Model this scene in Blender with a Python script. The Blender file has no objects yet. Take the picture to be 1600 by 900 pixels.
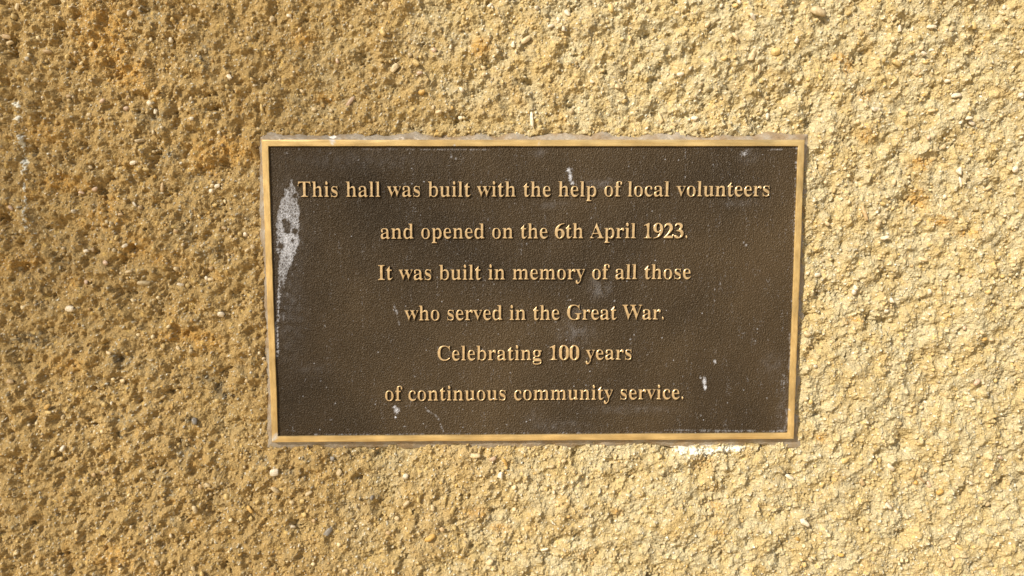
import bpy, math, random
import numpy as np
from mathutils import Matrix, Vector, Euler

S = bpy.context.scene
COL = S.collection
R = math.radians

# ------------------------------------------------------------------ camera
cam_d = bpy.data.cameras.new('camera')
cam_d.sensor_width = 36.0
cam_d.lens = 18.0 / math.tan(R(33.0))
cam_d.clip_start = 0.01
cam_d.clip_end = 500.0
CAM_LOC = (-0.02700691, -0.58797704, 0.06598389)
CAM_ROT = (R(83.9786617), R(0.0777), R(-0.989456))
cam = bpy.data.objects.new('camera', cam_d)
cam.location = CAM_LOC
cam.rotation_euler = CAM_ROT
COL.objects.link(cam)
S.camera = cam

# ------------------------------------------------------------------ light
SUN_TRAVEL = Vector((0.60, 0.62, -0.52)).normalized()      # from upper left, raking across the wall
SUN_EL = math.asin(-SUN_TRAVEL.z)
world = bpy.data.worlds.new('World')
S.world = world
world.use_nodes = True
wn = world.node_tree
bg = wn.nodes['Background']
sky = wn.nodes.new('ShaderNodeTexSky')
sky.sky_type = 'NISHITA'
sky.sun_disc = False
sky.sun_elevation = SUN_EL
sky.sun_rotation = math.atan2(-SUN_TRAVEL.x, -SUN_TRAVEL.y)
sky.dust_density = 2.5
wn.links.new(sky.outputs[0], bg.inputs[0])
bg.inputs[1].default_value = 0.075
sun_d = bpy.data.lights.new('sun', 'SUN')
sun_d.energy = 4.1
sun_d.angle = R(0.53)
sun_d.color = (1.0, 0.92, 0.78)
sun = bpy.data.objects.new('sun', sun_d)
sun.rotation_euler = SUN_TRAVEL.to_track_quat('-Z', 'Y').to_euler()
COL.objects.link(sun)
S.view_settings.view_transform = 'Standard'
S.view_settings.look = 'None'
S.view_settings.gamma = 1.0
S.view_settings.exposure = 0.60

# ------------------------------------------------------------------ helpers
_CM = np.array(Euler(CAM_ROT, 'XYZ').to_matrix())
_F = 800.0 / math.tan(R(33.0))

def at(u, v, y=0.0):
    """survey point of the photograph (1600 x 900) -> x, z on the upright plane at depth y"""
    d = _CM @ np.array([(u - 800.0) / _F, (450.0 - v) / _F, -1.0])
    t = (y - CAM_LOC[1]) / d[1]
    return CAM_LOC[0] + t * d[0], CAM_LOC[2] + t * d[2]

PX = 0.4 / 849.0                                             # metres on the wall per photograph pixel

def mesh_arrays(name, verts, quads, smooth=True):
    me = bpy.data.meshes.new(name)
    verts = np.ascontiguousarray(verts, dtype=np.float32)
    quads = np.ascontiguousarray(quads, dtype=np.int32)
    k = quads.shape[1]
    me.vertices.add(len(verts)); me.vertices.foreach_set('co', verts.ravel())
    me.loops.add(quads.size); me.loops.foreach_set('vertex_index', quads.ravel())
    me.polygons.add(len(quads))
    me.polygons.foreach_set('loop_start', np.arange(0, quads.size, k, dtype=np.int32))
    me.polygons.foreach_set('loop_total', np.full(len(quads), k, dtype=np.int32))
    me.polygons.foreach_set('use_smooth', np.full(len(quads), smooth, dtype=bool))
    me.update(calc_edges=True)
    return me

def set_color(me, name, rgb):
    a = me.color_attributes.new(name, 'FLOAT_COLOR', 'POINT')
    c = np.ones((len(rgb), 4), dtype=np.float32); c[:, :3] = rgb
    a.data.foreach_set('color', c.ravel())

def set_float(me, name, v):
    a = me.attributes.new(name, 'FLOAT', 'POINT')
    a.data.foreach_set('value', np.ascontiguousarray(v, dtype=np.float32).ravel())

def link(name, me, mat=None, parent=None, loc=None):
    o = bpy.data.objects.new(name, me)
    COL.objects.link(o)
    if mat is not None and me is not None and not me.materials:
        me.materials.append(mat)
    if parent is not None: o.parent = parent
    if loc is not None: o.location = loc
    return o

def tag(o, label=None, cat=None, group=None, kind=None):
    if label: o['label'] = label
    if cat: o['category'] = cat
    if group: o['group'] = group
    if kind: o['kind'] = kind
    return o

def field_noise(ny, nx, lam, seed, spread=0.5):
    """periodic band-limited noise, unit variance, wavelength about lam samples"""
    r = np.random.default_rng(seed)
    f = np.fft.rfft2(r.standard_normal((ny, nx)))
    ky = np.fft.fftfreq(ny)[:, None]; kx = np.fft.rfftfreq(nx)[None, :]
    k = np.sqrt(kx * kx + ky * ky) + 1e-9
    w = np.exp(-0.5 * (np.log(k * lam) / spread) ** 2)
    o = np.fft.irfft2(f * w, s=(ny, nx))
    return (o - o.mean()) / (o.std() + 1e-12)

def grains(X, Z, cell, rmin, rmax, hf, fill, seed):
    """dome-shaped stones scattered one to a cell: returns height and a random id per stone"""
    r = np.random.default_rng(seed)
    gx = np.floor(X / cell).astype(int); gz = np.floor(Z / cell).astype(int)
    ox, oz = gx.min() - 2, gz.min() - 2
    nx, nz = gx.max() - ox + 3, gz.max() - oz + 3
    px = r.random((nz, nx)); pz = r.random((nz, nx))
    rad = (rmin + (rmax - rmin) * r.random((nz, nx)) ** 1.6)
    rad[r.random((nz, nx)) > fill] = 1e-9
    asp = 0.72 + 0.5 * r.random((nz, nx)); th = r.random((nz, nx)) * np.pi
    ct, st = np.cos(th), np.sin(th)
    hh = hf * (0.6 + 0.8 * r.random((nz, nx))); rid = r.random((nz, nx))
    H = np.zeros_like(X); I = np.zeros_like(X)
    for dz in (-1, 0, 1):
        for dx in (-1, 0, 1):
            jx = gx - ox + dx; jz = gz - oz + dz
            ddx = X - (gx + dx + px[jz, jx]) * cell
            ddz = Z - (gz + dz + pz[jz, jx]) * cell
            c, s = ct[jz, jx], st[jz, jx]
            a = (ddx * c + ddz * s); b = (-ddx * s + ddz * c) / asp[jz, jx]
            rr = rad[jz, jx]
            q = 1.0 - (a * a + b * b) / (rr * rr)
            h = np.where(q > 0, rr * hh[jz, jx] * np.maximum(q, 0) ** 0.36, 0)
            m = h > H
            H = np.where(m, h, H); I = np.where(m, rid[jz, jx], I)
    return H, I

def smooth01(x): 
    x = np.clip(x, 0, 1); return x * x * (3 - 2 * x)

def nodes_of(name):
    m = bpy.data.materials.new(name); m.use_nodes = True
    nt = m.node_tree
    return m, nt, nt.nodes['Principled BSDF'], nt.nodes, nt.links

def srgb(r, g, b):
    f = lambda c: (c / 255 / 12.92) if c / 255 <= 0.04045 else ((c / 255 + 0.055) / 1.055) ** 2.4
    return (f(r), f(g), f(b))

# ------------------------------------------------------------------ materials
def mat_render():
    m, nt, p, N, L = nodes_of('roughcast_render')
    ca = N.new('ShaderNodeVertexColor'); ca.layer_name = 'tint'
    tc = N.new('ShaderNodeTexCoord')
    n1 = N.new('ShaderNodeTexNoise'); n1.inputs['Scale'].default_value = 900; n1.inputs['Detail'].default_value = 4
    n2 = N.new('ShaderNodeTexVoronoi'); n2.inputs['Scale'].default_value = 950
    n3 = N.new('ShaderNodeTexNoise'); n3.inputs['Scale'].default_value = 1300; n3.inputs['Detail'].default_value = 3
    for n in (n1, n2, n3): L.new(tc.outputs['Object'], n.inputs['Vector'])
    mr = N.new('ShaderNodeMapRange'); mr.inputs['From Min'].default_value = 0.3; mr.inputs['From Max'].default_value = 0.7
    mr.inputs['To Min'].default_value = 0.72; mr.inputs['To Max'].default_value = 1.25
    L.new(n1.outputs['Fac'], mr.inputs['Value'])
    mul = N.new('ShaderNodeVectorMath'); mul.operation = 'SCALE'
    L.new(ca.outputs['Color'], mul.inputs[0]); L.new(mr.outputs[0], mul.inputs['Scale'])
    L.new(mul.outputs[0], p.inputs['Base Color'])
    p.inputs['Roughness'].default_value = 0.93
    p.inputs['Specular IOR Level'].default_value = 0.0
    add = N.new('ShaderNodeMath'); add.operation = 'SUBTRACT'
    L.new(n3.outputs['Fac'], add.inputs[0]); L.new(n2.outputs['Distance'], add.inputs[1])
    b = N.new('ShaderNodeBump'); b.inputs['Strength'].default_value = 0.9; b.inputs['Distance'].default_value = 0.0006
    L.new(add.outputs[0], b.inputs['Height']); L.new(b.outputs[0], p.inputs['Normal'])
    return m

def mat_stone(name, col, rough=0.5):
    m, nt, p, N, L = nodes_of(name)
    tc = N.new('ShaderNodeTexCoord'); n1 = N.new('ShaderNodeTexNoise')
    n1.inputs['Scale'].default_value = 3.0; n1.inputs['Detail'].default_value = 6
    oi = N.new('ShaderNodeObjectInfo')
    ad = N.new('ShaderNodeVectorMath'); ad.operation = 'ADD'
    L.new(tc.outputs['Object'], ad.inputs[0]); L.new(oi.outputs['Random'], ad.inputs[1])
    L.new(ad.outputs[0], n1.inputs['Vector'])
    cr = N.new('ShaderNodeValToRGB')
    cr.color_ramp.elements[0].position = 0.3; cr.color_ramp.elements[1].position = 0.6
    cr.color_ramp.elements[0].color = (col[0] * .62, col[1] * .55, col[2] * .45, 1)
    cr.color_ramp.elements[1].color = (*col, 1)
    L.new(n1.outputs['Fac'], cr.inputs[0])
    hs = N.new('ShaderNodeHueSaturation')
    mr = N.new('ShaderNodeMapRange'); mr.inputs['To Min'].default_value = 0.8; mr.inputs['To Max'].default_value = 1.1
    L.new(oi.outputs['Random'], mr.inputs['Value']); L.new(mr.outputs[0], hs.inputs['Value'])
    L.new(cr.outputs[0], hs.inputs['Color']); L.new(hs.outputs[0], p.inputs['Base Color'])
    p.inputs['Roughness'].default_value = rough
    b = N.new('ShaderNodeBump'); b.inputs['Strength'].default_value = 0.35; b.inputs['Distance'].default_value = 0.0003
    n2 = N.new('ShaderNodeTexNoise'); n2.inputs['Scale'].default_value = 6; n2.inputs['Detail'].default_value = 4
    L.new(ad.outputs[0], n2.inputs['Vector']); L.new(n2.outputs['Fac'], b.inputs['Height']); L.new(b.outputs[0], p.inputs['Normal'])
    return m

def mat_grit():
    m, nt, p, N, L = nodes_of('loose_grit')
    ca = N.new('ShaderNodeVertexColor'); ca.layer_name = 'tint'
    L.new(ca.outputs['Color'], p.inputs['Base Color']); p.inputs['Roughness'].default_value = 0.85
    p.inputs['Specular IOR Level'].default_value = 0.05
    tc = N.new('ShaderNodeTexCoord'); n2 = N.new('ShaderNodeTexNoise'); n2.inputs['Scale'].default_value = 1600
    L.new(tc.outputs['Object'], n2.inputs['Vector'])
    b = N.new('ShaderNodeBump'); b.inputs['Strength'].default_value = 0.5; b.inputs['Distance'].default_value = 0.0003
    L.new(n2.outputs['Fac'], b.inputs['Height']); L.new(b.outputs[0], p.inputs['Normal'])
    return m

def mat_panel():
    """dark brown stippled paint on cast bronze, with white marks"""
    m, nt, p, N, L = nodes_of('brown_stippled_bronze')
    tc = N.new('ShaderNodeTexCoord')
    # broad tone variation of the paint
    n0 = N.new('ShaderNodeTexNoise'); n0.inputs['Scale'].default_value = 9; n0.inputs['Detail'].default_value = 3
    L.new(tc.outputs['Object'], n0.inputs['Vector'])
    cr = N.new('ShaderNodeValToRGB')
    cr.color_ramp.elements[0].position = 0.35; cr.color_ramp.elements[0].color = (0.023, 0.016, 0.0095, 1)
    cr.color_ramp.elements[1].position = 0.68; cr.color_ramp.elements[1].color = (0.056, 0.038, 0.020, 1)
    L.new(n0.outputs['Fac'], cr.inputs[0])
    # stipple relief
    v = N.new('ShaderNodeTexVoronoi'); v.feature = 'SMOOTH_F1'; v.inputs['Scale'].default_value = 1150
    v.inputs['Smoothness'].default_value = 0.6
    n1 = N.new('ShaderNodeTexNoise'); n1.inputs['Scale'].default_value = 1100; n1.inputs['Detail'].default_value = 3
    L.new(tc.outputs['Object'], v.inputs['Vector']); L.new(tc.outputs['Object'], n1.inputs['Vector'])
    mx = N.new('ShaderNodeMath'); mx.operation = 'MULTIPLY_ADD'; mx.inputs[1].default_value = 1.1
    L.new(n1.outputs['Fac'], mx.inputs[0]); L.new(v.outputs['Distance'], mx.inputs[2])
    b = N.new('ShaderNodeBump'); b.inputs['Strength'].default_value = 1.0; b.inputs['Distance'].default_value = 0.00065
    L.new(mx.outputs[0], b.inputs['Height']); L.new(b.outputs[0], p.inputs['Normal'])
    # white film
    st = N.new('ShaderNodeAttribute'); st.attribute_name = 'film'
    n2 = N.new('ShaderNodeTexNoise'); n2.inputs['Scale'].default_value = 560; n2.inputs['Detail'].default_value = 4
    n2.inputs['Roughness'].default_value = 0.7
    L.new(tc.outputs['Object'], n2.inputs['Vector'])
    w = N.new('ShaderNodeTexVoronoi'); w.feature = 'DISTANCE_TO_EDGE'; w.inputs['Scale'].default_value = 420
    L.new(tc.outputs['Object'], w.inputs['Vector'])
    we = N.new('ShaderNodeMapRange'); we.inputs['From Max'].default_value = 0.22; we.inputs['To Min'].default_value = 0.28; we.inputs['To Max'].default_value = 0.0
    L.new(w.outputs['Distance'], we.inputs['Value'])
    s1 = N.new('ShaderNodeMath'); s1.operation = 'ADD'; L.new(n2.outputs['Fac'], s1.inputs[0]); L.new(we.outputs[0], s1.inputs[1])
    s2 = N.new('ShaderNodeMath'); s2.operation = 'ADD'; L.new(s1.outputs[0], s2.inputs[0]); L.new(st.outputs['Fac'], s2.inputs[1])
    s3 = N.new('ShaderNodeMapRange'); s3.inputs['From Min'].default_value = 0.92; s3.inputs['From Max'].default_value = 1.6; s3.inputs['To Max'].default_value = 0.9
    L.new(s2.outputs[0], s3.inputs['Value'])
    mps = N.new('ShaderNodeMapping'); mps.inputs['Scale'].default_value = (1, 1, 0.16); mps.inputs['Rotation'].default_value = (0, R(7), 0)
    L.new(tc.outputs['Object'], mps.inputs['Vector'])
    nst = N.new('ShaderNodeTexNoise'); nst.inputs['Scale'].default_value = 420; nst.inputs['Detail'].default_value = 3
    L.new(mps.outputs[0], nst.inputs['Vector'])
    sst = N.new('ShaderNodeMath'); sst.operation = 'MULTIPLY_ADD'; sst.inputs[1].default_value = 0.7; L.new(nst.outputs['Fac'], sst.inputs[0]); L.new(s2.outputs[0], sst.inputs[2])
    sub_ = N.new('ShaderNodeMath'); sub_.operation = 'SUBTRACT'; sub_.inputs[1].default_value = 0.27; L.new(sst.outputs[0], sub_.inputs[0])
    L.new(sub_.outputs[0], s3.inputs['Value'])
    # direct, unbroken white (scratches, crust)
    cr2 = N.new('ShaderNodeAttribute'); cr2.attribute_name = 'crust'
    s4 = N.new('ShaderNodeMath'); s4.operation = 'MAXIMUM'; L.new(s3.outputs[0], s4.inputs[0]); L.new(cr2.outputs['Fac'], s4.inputs[1])
    # tiny mineral specks
    vs = N.new('ShaderNodeTexVoronoi'); vs.inputs['Scale'].default_value = 330
    L.new(tc.outputs['Object'], vs.inputs['Vector'])
    sc = N.new('ShaderNodeSeparateColor'); L.new(vs.outputs['Color'], sc.inputs[0])
    g1 = N.new('ShaderNodeMath'); g1.operation = 'GREATER_THAN'; g1.inputs[1].default_value = 0.965; L.new(sc.outputs[0], g1.inputs[0])
    g2 = N.new('ShaderNodeMath'); g2.operation = 'LESS_THAN'; g2.inputs[1].default_value = 0.17; L.new(vs.outputs['Distance'], g2.inputs[0])
    g3 = N.new('ShaderNodeMath'); g3.operation = 'MULTIPLY'; L.new(g1.outputs[0], g3.inputs[0]); L.new(g2.outputs[0], g3.inputs[1])
    g4 = N.new('ShaderNodeMath'); g4.operation = 'MULTIPLY'; g4.inputs[1].default_value = 0.4; L.new(g3.outputs[0], g4.inputs[0])
    s5 = N.new('ShaderNodeMath'); s5.operation = 'MAXIMUM'; L.new(s4.outputs[0], s5.inputs[0]); L.new(g4.outputs[0], s5.inputs[1])
    # worn stipple tips
    mixc = N.new('ShaderNodeMix'); mixc.data_type = 'RGBA'
    L.new(s5.outputs[0], mixc.inputs['Factor']); L.new(cr.outputs[0], mixc.inputs['A'])
    mixc.inputs['B'].default_value = (0.55, 0.57, 0.63, 1)
    L.new(mixc.outputs['Result'], p.inputs['Base Color'])
    rr = N.new('ShaderNodeMapRange'); rr.inputs['To Min'].default_value = 0.44; rr.inputs['To Max'].default_value = 0.85
    L.new(s5.outputs[0], rr.inputs['Value']); L.new(rr.outputs[0], p.inputs['Roughness'])
    p.inputs['Specular IOR Level'].default_value = 0.30
    p.inputs['Specular Tint'].default_value = (1.0, 0.86, 0.68, 1)
    return m

def mat_bronze(name, col, stretch, rough=0.36):
    """cast bronze face, linished along its length"""
    m, nt, p, N, L = nodes_of(name)
    tc = N.new('ShaderNodeTexCoord'); mp = N.new('ShaderNodeMapping'); mp.inputs['Scale'].default_value = stretch
    L.new(tc.outputs['Object'], mp.inputs['Vector'])
    n1 = N.new('ShaderNodeTexNoise'); n1.inputs['Scale'].default_value = 420; n1.inputs['Detail'].default_value = 5
    L.new(mp.outputs[0], n1.inputs['Vector'])
    cr = N.new('ShaderNodeValToRGB')
    cr.color_ramp.elements[0].position = 0.3; cr.color_ramp.elements[1].position = 0.72
    cr.color_ramp.elements[0].color = (col[0] * .72, col[1] * .66, col[2] * .58, 1)
    cr.color_ramp.elements[1].color = (*col, 1)
    L.new(n1.outputs['Fac'], cr.inputs[0])
    n3 = N.new('ShaderNodeTexNoise'); n3.inputs['Scale'].default_value = 45; n3.inputs['Detail'].default_value = 6
    L.new(tc.outputs['Object'], n3.inputs['Vector'])
    mr = N.new('ShaderNodeMapRange'); mr.inputs['From Min'].default_value = 0.35; mr.inputs['From Max'].default_value = 0.65
    mr.inputs['To Min'].default_value = 0.74; mr.inputs['To Max'].default_value = 1.12
    L.new(n3.outputs['Fac'], mr.inputs['Value'])
    sc = N.new('ShaderNodeVectorMath'); sc.operation = 'SCALE'
    L.new(cr.outputs[0], sc.inputs[0]); L.new(mr.outputs[0], sc.inputs['Scale'])
    # white specks of lime
    at_ = N.new('ShaderNodeAttribute'); at_.attribute_name = 'crust'
    mixc = N.new('ShaderNodeMix'); mixc.data_type = 'RGBA'
    L.new(at_.outputs['Fac'], mixc.inputs['Factor']); L.new(sc.outputs[0], mixc.inputs['A'])
    mixc.inputs['B'].default_value = (0.72, 0.70, 0.66, 1)
    L.new(mixc.outputs['Result'], p.inputs['Base Color'])
    p.inputs['Metallic'].default_value = 0.62
    p.inputs['Roughness'].default_value = rough
    b = N.new('ShaderNodeBump'); b.inputs['Strength'].default_value = 0.25; b.inputs['Distance'].default_value = 0.0002
    L.new(n1.outputs['Fac'], b.inputs['Height']); L.new(b.outputs[0], p.inputs['Normal'])
    return m

def mat_sealant():
    m, nt, p, N, L = nodes_of('silicone_sealant')
    tc = N.new('ShaderNodeTexCoord')
    n1 = N.new('ShaderNodeTexNoise'); n1.inputs['Scale'].default_value = 110; n1.inputs['Detail'].default_value = 6
    L.new(tc.outputs['Object'], n1.inputs['Vector'])
    cr = N.new('ShaderNodeValToRGB')
    cr.color_ramp.elements[0].position = 0.38; cr.color_ramp.elements[0].color = (0.26, 0.19, 0.115, 1)
    cr.color_ramp.elements[1].position = 0.60; cr.color_ramp.elements[1].color = (0.31, 0.27, 0.215, 1)
    L.new(n1.outputs['Fac'], cr.inputs[0])
    at_ = N.new('ShaderNodeAttribute'); at_.attribute_name = 'crust'
    n2 = N.new('ShaderNodeTexNoise'); n2.inputs['Scale'].default_value = 500; n2.inputs['Detail'].default_value = 4
    L.new(tc.outputs['Object'], n2.inputs['Vector'])
    mu = N.new('ShaderNodeMath'); mu.operation = 'ADD'; L.new(at_.outputs['Fac'], mu.inputs[0]); L.new(n2.outputs['Fac'], mu.inputs[1])
    mr = N.new('ShaderNodeMapRange'); mr.inputs['From Min'].default_value = 0.9; mr.inputs['From Max'].default_value = 1.2
    L.new(mu.outputs[0], mr.inputs['Value'])
    mixc = N.new('ShaderNodeMix'); mixc.data_type = 'RGBA'
    L.new(mr.outputs[0], mixc.inputs['Factor']); L.new(cr.outputs[0], mixc.inputs['A'])
    mixc.inputs['B'].default_value = (0.80, 0.78, 0.74, 1)
    L.new(mixc.outputs['Result'], p.inputs['Base Color'])
    p.inputs['Roughness'].default_value = 0.42
    p.inputs['Subsurface Weight'].default_value = 0.25
    p.inputs['Subsurface Radius'].default_value = (1, .8, .6)
    p.inputs['Subsurface Scale'].default_value = 0.0015
    b = N.new('ShaderNodeBump'); b.inputs['Strength'].default_value = 0.5; b.inputs['Distance'].default_value = 0.0008
    L.new(n1.outputs['Fac'], b.inputs['Height']); L.new(b.outputs[0], p.inputs['Normal'])
    return m

def mat_simple(name, c0, c1, scale, rough):
    m, nt, p, N, L = nodes_of(name)
    tc = N.new('ShaderNodeTexCoord'); n1 = N.new('ShaderNodeTexNoise')
    n1.inputs['Scale'].default_value = scale; n1.inputs['Detail'].default_value = 6
    L.new(tc.outputs['Object'], n1.inputs['Vector'])
    cr = N.new('ShaderNodeValToRGB')
    cr.color_ramp.elements[0].position = 0.3; cr.color_ramp.elements[0].color = (*c0, 1)
    cr.color_ramp.elements[1].position = 0.7; cr.color_ramp.elements[1].color = (*c1, 1)
    L.new(n1.outputs['Fac'], cr.inputs[0]); L.new(cr.outputs[0], p.inputs['Base Color'])
    p.inputs['Roughness'].default_value = rough
    return m

M_WALL = mat_render()
M_GRIT = mat_grit()
M_PANEL = mat_panel()
M_EDGE_H = mat_bronze('bronze_border_level', (0.80, 0.59, 0.27), (0.08, 1, 1))
M_EDGE_V = mat_bronze('bronze_border_upright', (0.80, 0.59, 0.27), (1, 1, 0.3))
M_LETTER = mat_bronze('bronze_letter_face', (0.84, 0.635, 0.37), (1, 1, 1), 0.33)
M_SIDE = mat_simple('bronze_casting_side', (0.10, 0.07, 0.04), (0.20, 0.14, 0.07), 90, 0.6)
M_SEAL = mat_sealant()
STONE = {
    'w': mat_stone('white_quartz', (0.74, 0.66, 0.51), 0.55),
    'c': mat_stone('cream_quartz', (0.62, 0.50, 0.30), 0.6),
    'y': mat_stone('yellow_pebble', (0.60, 0.45, 0.19), 0.6),
    'o': mat_stone('ochre_pebble', (0.58, 0.37, 0.11), 0.6),
    't': mat_stone('tan_pebble', (0.50, 0.36, 0.19), 0.6),
    'p': mat_stone('pinkish_pebble', (0.62, 0.46, 0.33), 0.45),
    'g': mat_stone('grey_pebble', (0.27, 0.25, 0.22), 0.5),
}

# ------------------------------------------------------------------ plaque dimensions
PW, PH = 0.400, 0.400 * 0.5680957                            # outer size
HX, HZ = PW / 2, PH / 2
BW = 0.0047                                                  # border width
FIELD_Y = 0.0017                                             # recessed field behind the border face (y = 0)
WALL_Y = 0.0055                                              # mean level of the render

# ------------------------------------------------------------------ roughcast wall
PITCH = 0.00062
fx = np.arange(-0.430, 0.395, PITCH); fz = np.arange(-0.238, 0.232, PITCH)
NXF, NZF = len(fx), len(fz)
X, Z = np.meshgrid(fx, fz)
pm = lambda mm: mm / 1000.0 / PITCH                          # millimetres -> samples
nz = lambda lam, seed, sp=0.5: field_noise(NZF, NXF, pm(lam), seed, sp)

big = nz(120, 1, .4); mid = nz(32, 2, .45); mid2 = nz(14, 3, .4); small = nz(6, 4, .4); tiny = nz(2.6, 5, .4)
WX = X + 0.0006 * nz(7, 6) + 0.00012 * nz(3, 7); WZ = Z + 0.0006 * nz(7, 8) + 0.00012 * nz(3, 9)
# left third is smoother and pitted, the right side more clotted
u_left = smooth01((-0.10 - X + 0.04 * big) / 0.18)
H = 0.0010 * big + 0.0009 * mid + 0.00045 * mid2 + 0.00022 * nz(9, 33) + 0.00015 * small
H -= 0.0026 * smooth01((-nz(16, 35, .7) * 0.8 - mid * 0.6 - 1.75 + .3 * nz(4, 36, .6)) / 1.1)          # pits
H -= 0.0014 * smooth01((nz(5, 34, .6) * 0.7 - mid * 0.8 - big * .3 - 2.0) / 0.9)
H += 0.0010 * smooth01((small * 0.8 + mid2 * .6 - 1.2) / 0.9)
g1, i1 = grains(WX, WZ, 0.0100, 0.0016, 0.0046, 0.62, 0.55, 11)
g2, i2 = grains(WX + .003, WZ, 0.0052, 0.0010, 0.0030, 0.75, 0.80, 12)
g3, i3 = grains(X, Z + .002, 0.0026, 0.0006, 0.0017, 0.85, 0.75, 13)
g4, i4 = grains(X, Z, 0.00165, 0.0005, 0.0011, 0.95, 0.97, 14)
g5, i5 = grains(X + .001, Z, 0.0013, 0.0004, 0.0009, 0.95, 0.97, 15)
cl = smooth01(0.40 + 0.35 * mid + 0.30 * mid2 + .1 * small)                            # clotting mask
H += (g1 * (0.02 + 0.36 * cl) + g2 * (0.05 + 0.36 * cl)) * (1 - .35 * u_left) + g3 * 0.25 + g4 * 0.46 + g5 * 0.42 + 0.00012 * tiny
H += u_left * (0.0008 * nz(24, 51, .5) + 0.0004 * nz(11, 52, .5)); H -= 0.0022 * u_left * smooth01((nz(20, 53, .6) - 1.1) / .8)
H -= H.mean()
# trowelled flat next to the plaque where the sealant sits
dxp = np.abs(X) - HX; dzp = np.abs(Z) - HZ
dist = np.where((dxp > 0) & (dzp > 0), np.hypot(dxp, dzp), np.maximum(dxp, dzp))
near = 1 - smooth01((dist - 0.0012 - 0.0016 * ((Z < -HZ) & (np.abs(X) < HX)) - 0.0016 * np.clip(small + mid2, -1, 2)) / 0.0035)
H = H * (1 - 0.9 * near) - 0.0018 * near
H = np.minimum(H, 0.0040 + 0.3 * np.maximum(H - 0.0040, 0))

# colour of the render: sandy buff with rusty, grey and lime-white patches
col = np.empty(X.shape + (3,))
base = np.array((0.490, 0.352, 0.158)); pale = np.array((0.515, 0.425, 0.268)); rust = np.array((0.500, 0.285, 0.085))
grey = np.array((0.300, 0.232, 0.140)); dark = np.array((0.135, 0.098, 0.058)); lime = np.array((0.80, 0.77, 0.70))
lerp = lambda a, b, t: a + (b - a) * t[..., None]
t1 = smooth01(0.5 + 0.28 * nz(45, 21) + 0.22 * nz(18, 22) + 0.1 * small)
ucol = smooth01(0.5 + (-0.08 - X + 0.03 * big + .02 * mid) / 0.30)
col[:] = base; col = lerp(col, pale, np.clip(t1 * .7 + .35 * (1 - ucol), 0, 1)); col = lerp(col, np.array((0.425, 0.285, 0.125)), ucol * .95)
ru = nz(36, 23) * .7 + nz(11, 24) * .4
def blob(u, v, ru_, rv_, y=WALL_Y):
    bx, bz = at(u, v, y)
    return np.exp(-(((X - bx) / (ru_ * PX)) ** 2 + ((Z - bz) / (rv_ * PX)) ** 2))
rustm = np.zeros_like(X); greym = np.zeros_like(X)
for (u, v, a, b, s) in [(160, 55, 35, 45, 1.1), (205, 115, 30, 22, 1.1), (185, 90, 20, 30, 1), (350, 235, 45, 20, 1.2), (322, 262, 18, 14, 1.2),
                        (95, 288, 30, 14, 1.1), (165, 320, 16, 14, 1.2), (155, 340, 30, 20, .8), (110, 440, 18, 12, 1.1), (30, 410, 30, 14, 1),
                        (290, 525, 40, 9, 1.6), (320, 535, 22, 12, 1.3), (110, 570, 30, 16, .8), (210, 385, 25, 20, .9), (250, 405, 20, 12, .8),
                        (475, 62, 18, 12, 1), (505, 155, 18, 10, 1), (750, 75, 14, 14, 1.1), (1312, 90, 14, 6, 1.3), (1325, 105, 8, 12, 1.2),
                        (1350, 150, 14, 10, .8), (1352, 212, 12, 10, 1), (1440, 255, 18, 10, 1.2), (1437, 310, 14, 14, 1.2), (1470, 345, 16, 8, 1.1),
                        (1515, 365, 20, 6, .9), (1330, 500, 14, 6, 1), (745, 800, 18, 8, 1.2), (780, 825, 16, 6, 1.3), (1118, 790, 12, 8, .9), (965, 800, 10, 8, .9),
                        (1120, 832, 12, 5, 1), (1285, 685, 12, 8, 1), (912, 868, 10, 8, .8), (70, 205, 50, 20, .7), (180, 870, 40, 20, .8), (1100, 720, 20, 18, .6)]:
    rustm = np.maximum(rustm, s * blob(u, v, a * 1.2, b * 1.2))
for (u, v, a, b, s) in [(235, 20, 30, 22, .8), (320, 85, 14, 30, 1), (240, 185, 20, 20, 1.1), (235, 110, 22, 12, .6), (268, 242, 18, 14, 1.1), (305, 280, 22, 12, .9),
                        (100, 405, 24, 20, .8), (335, 392, 18, 14, 1.1), (300, 335, 22, 26, .8), (45, 530, 34, 12, 1.4), (190, 562, 22, 18, 1), (235, 575, 20, 10, .7),
                        (320, 590, 14, 10, 1.5), (340, 610, 9, 16, 1.8), (350, 618, 8, 8, 1.6), (195, 655, 26, 12, 1), (185, 680, 18, 6, 1.3), (300, 655, 12, 8, 1.2),
                        (160, 600, 30, 10, .6), (290, 700, 14, 14, 1.2), (250, 745, 22, 12, .8), (265, 770, 14, 10, .9), (235, 830, 12, 22, 1.1), (270, 815, 18, 8, .8),
                        (90, 440, 20, 12, .7), (370, 330, 30, 30, .5), (410, 720, 12, 10, 1), (480, 715, 14, 6, 1.1), (575, 780, 14, 10, .7),
                        (900, 40, 18, 16, .4), (690, 70, 25, 22, .4), (460, 90, 25, 16, .5), (1010, 30, 14, 20, .3), (770, 830, 20, 14, .5)]:
    greym = np.maximum(greym, s * blob(u, v, a * 1.15, b * 1.15))
rustf = smooth01(rustm * (0.75 + 0.35 * small + 0.25 * tiny)) * .85 + 0.40 * smooth01((ru - 0.9) / 1.2) * (0.5 + .5 * u_left)
greyf = smooth01(greym * (0.60 + 0.35 * small + 0.25 * tiny)) * .85 + 0.38 * smooth01((nz(50, 25) * .7 + nz(12, 26) * .5 - 0.7) / 1.4)
col = lerp(col, rust, np.clip(rustf, 0, .9))
col = lerp(col, grey, np.clip(greyf, 0, .85))
col = lerp(col, dark, np.clip(smooth01(greym - .75 + .15 * small) * .8, 0, .8))
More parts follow.
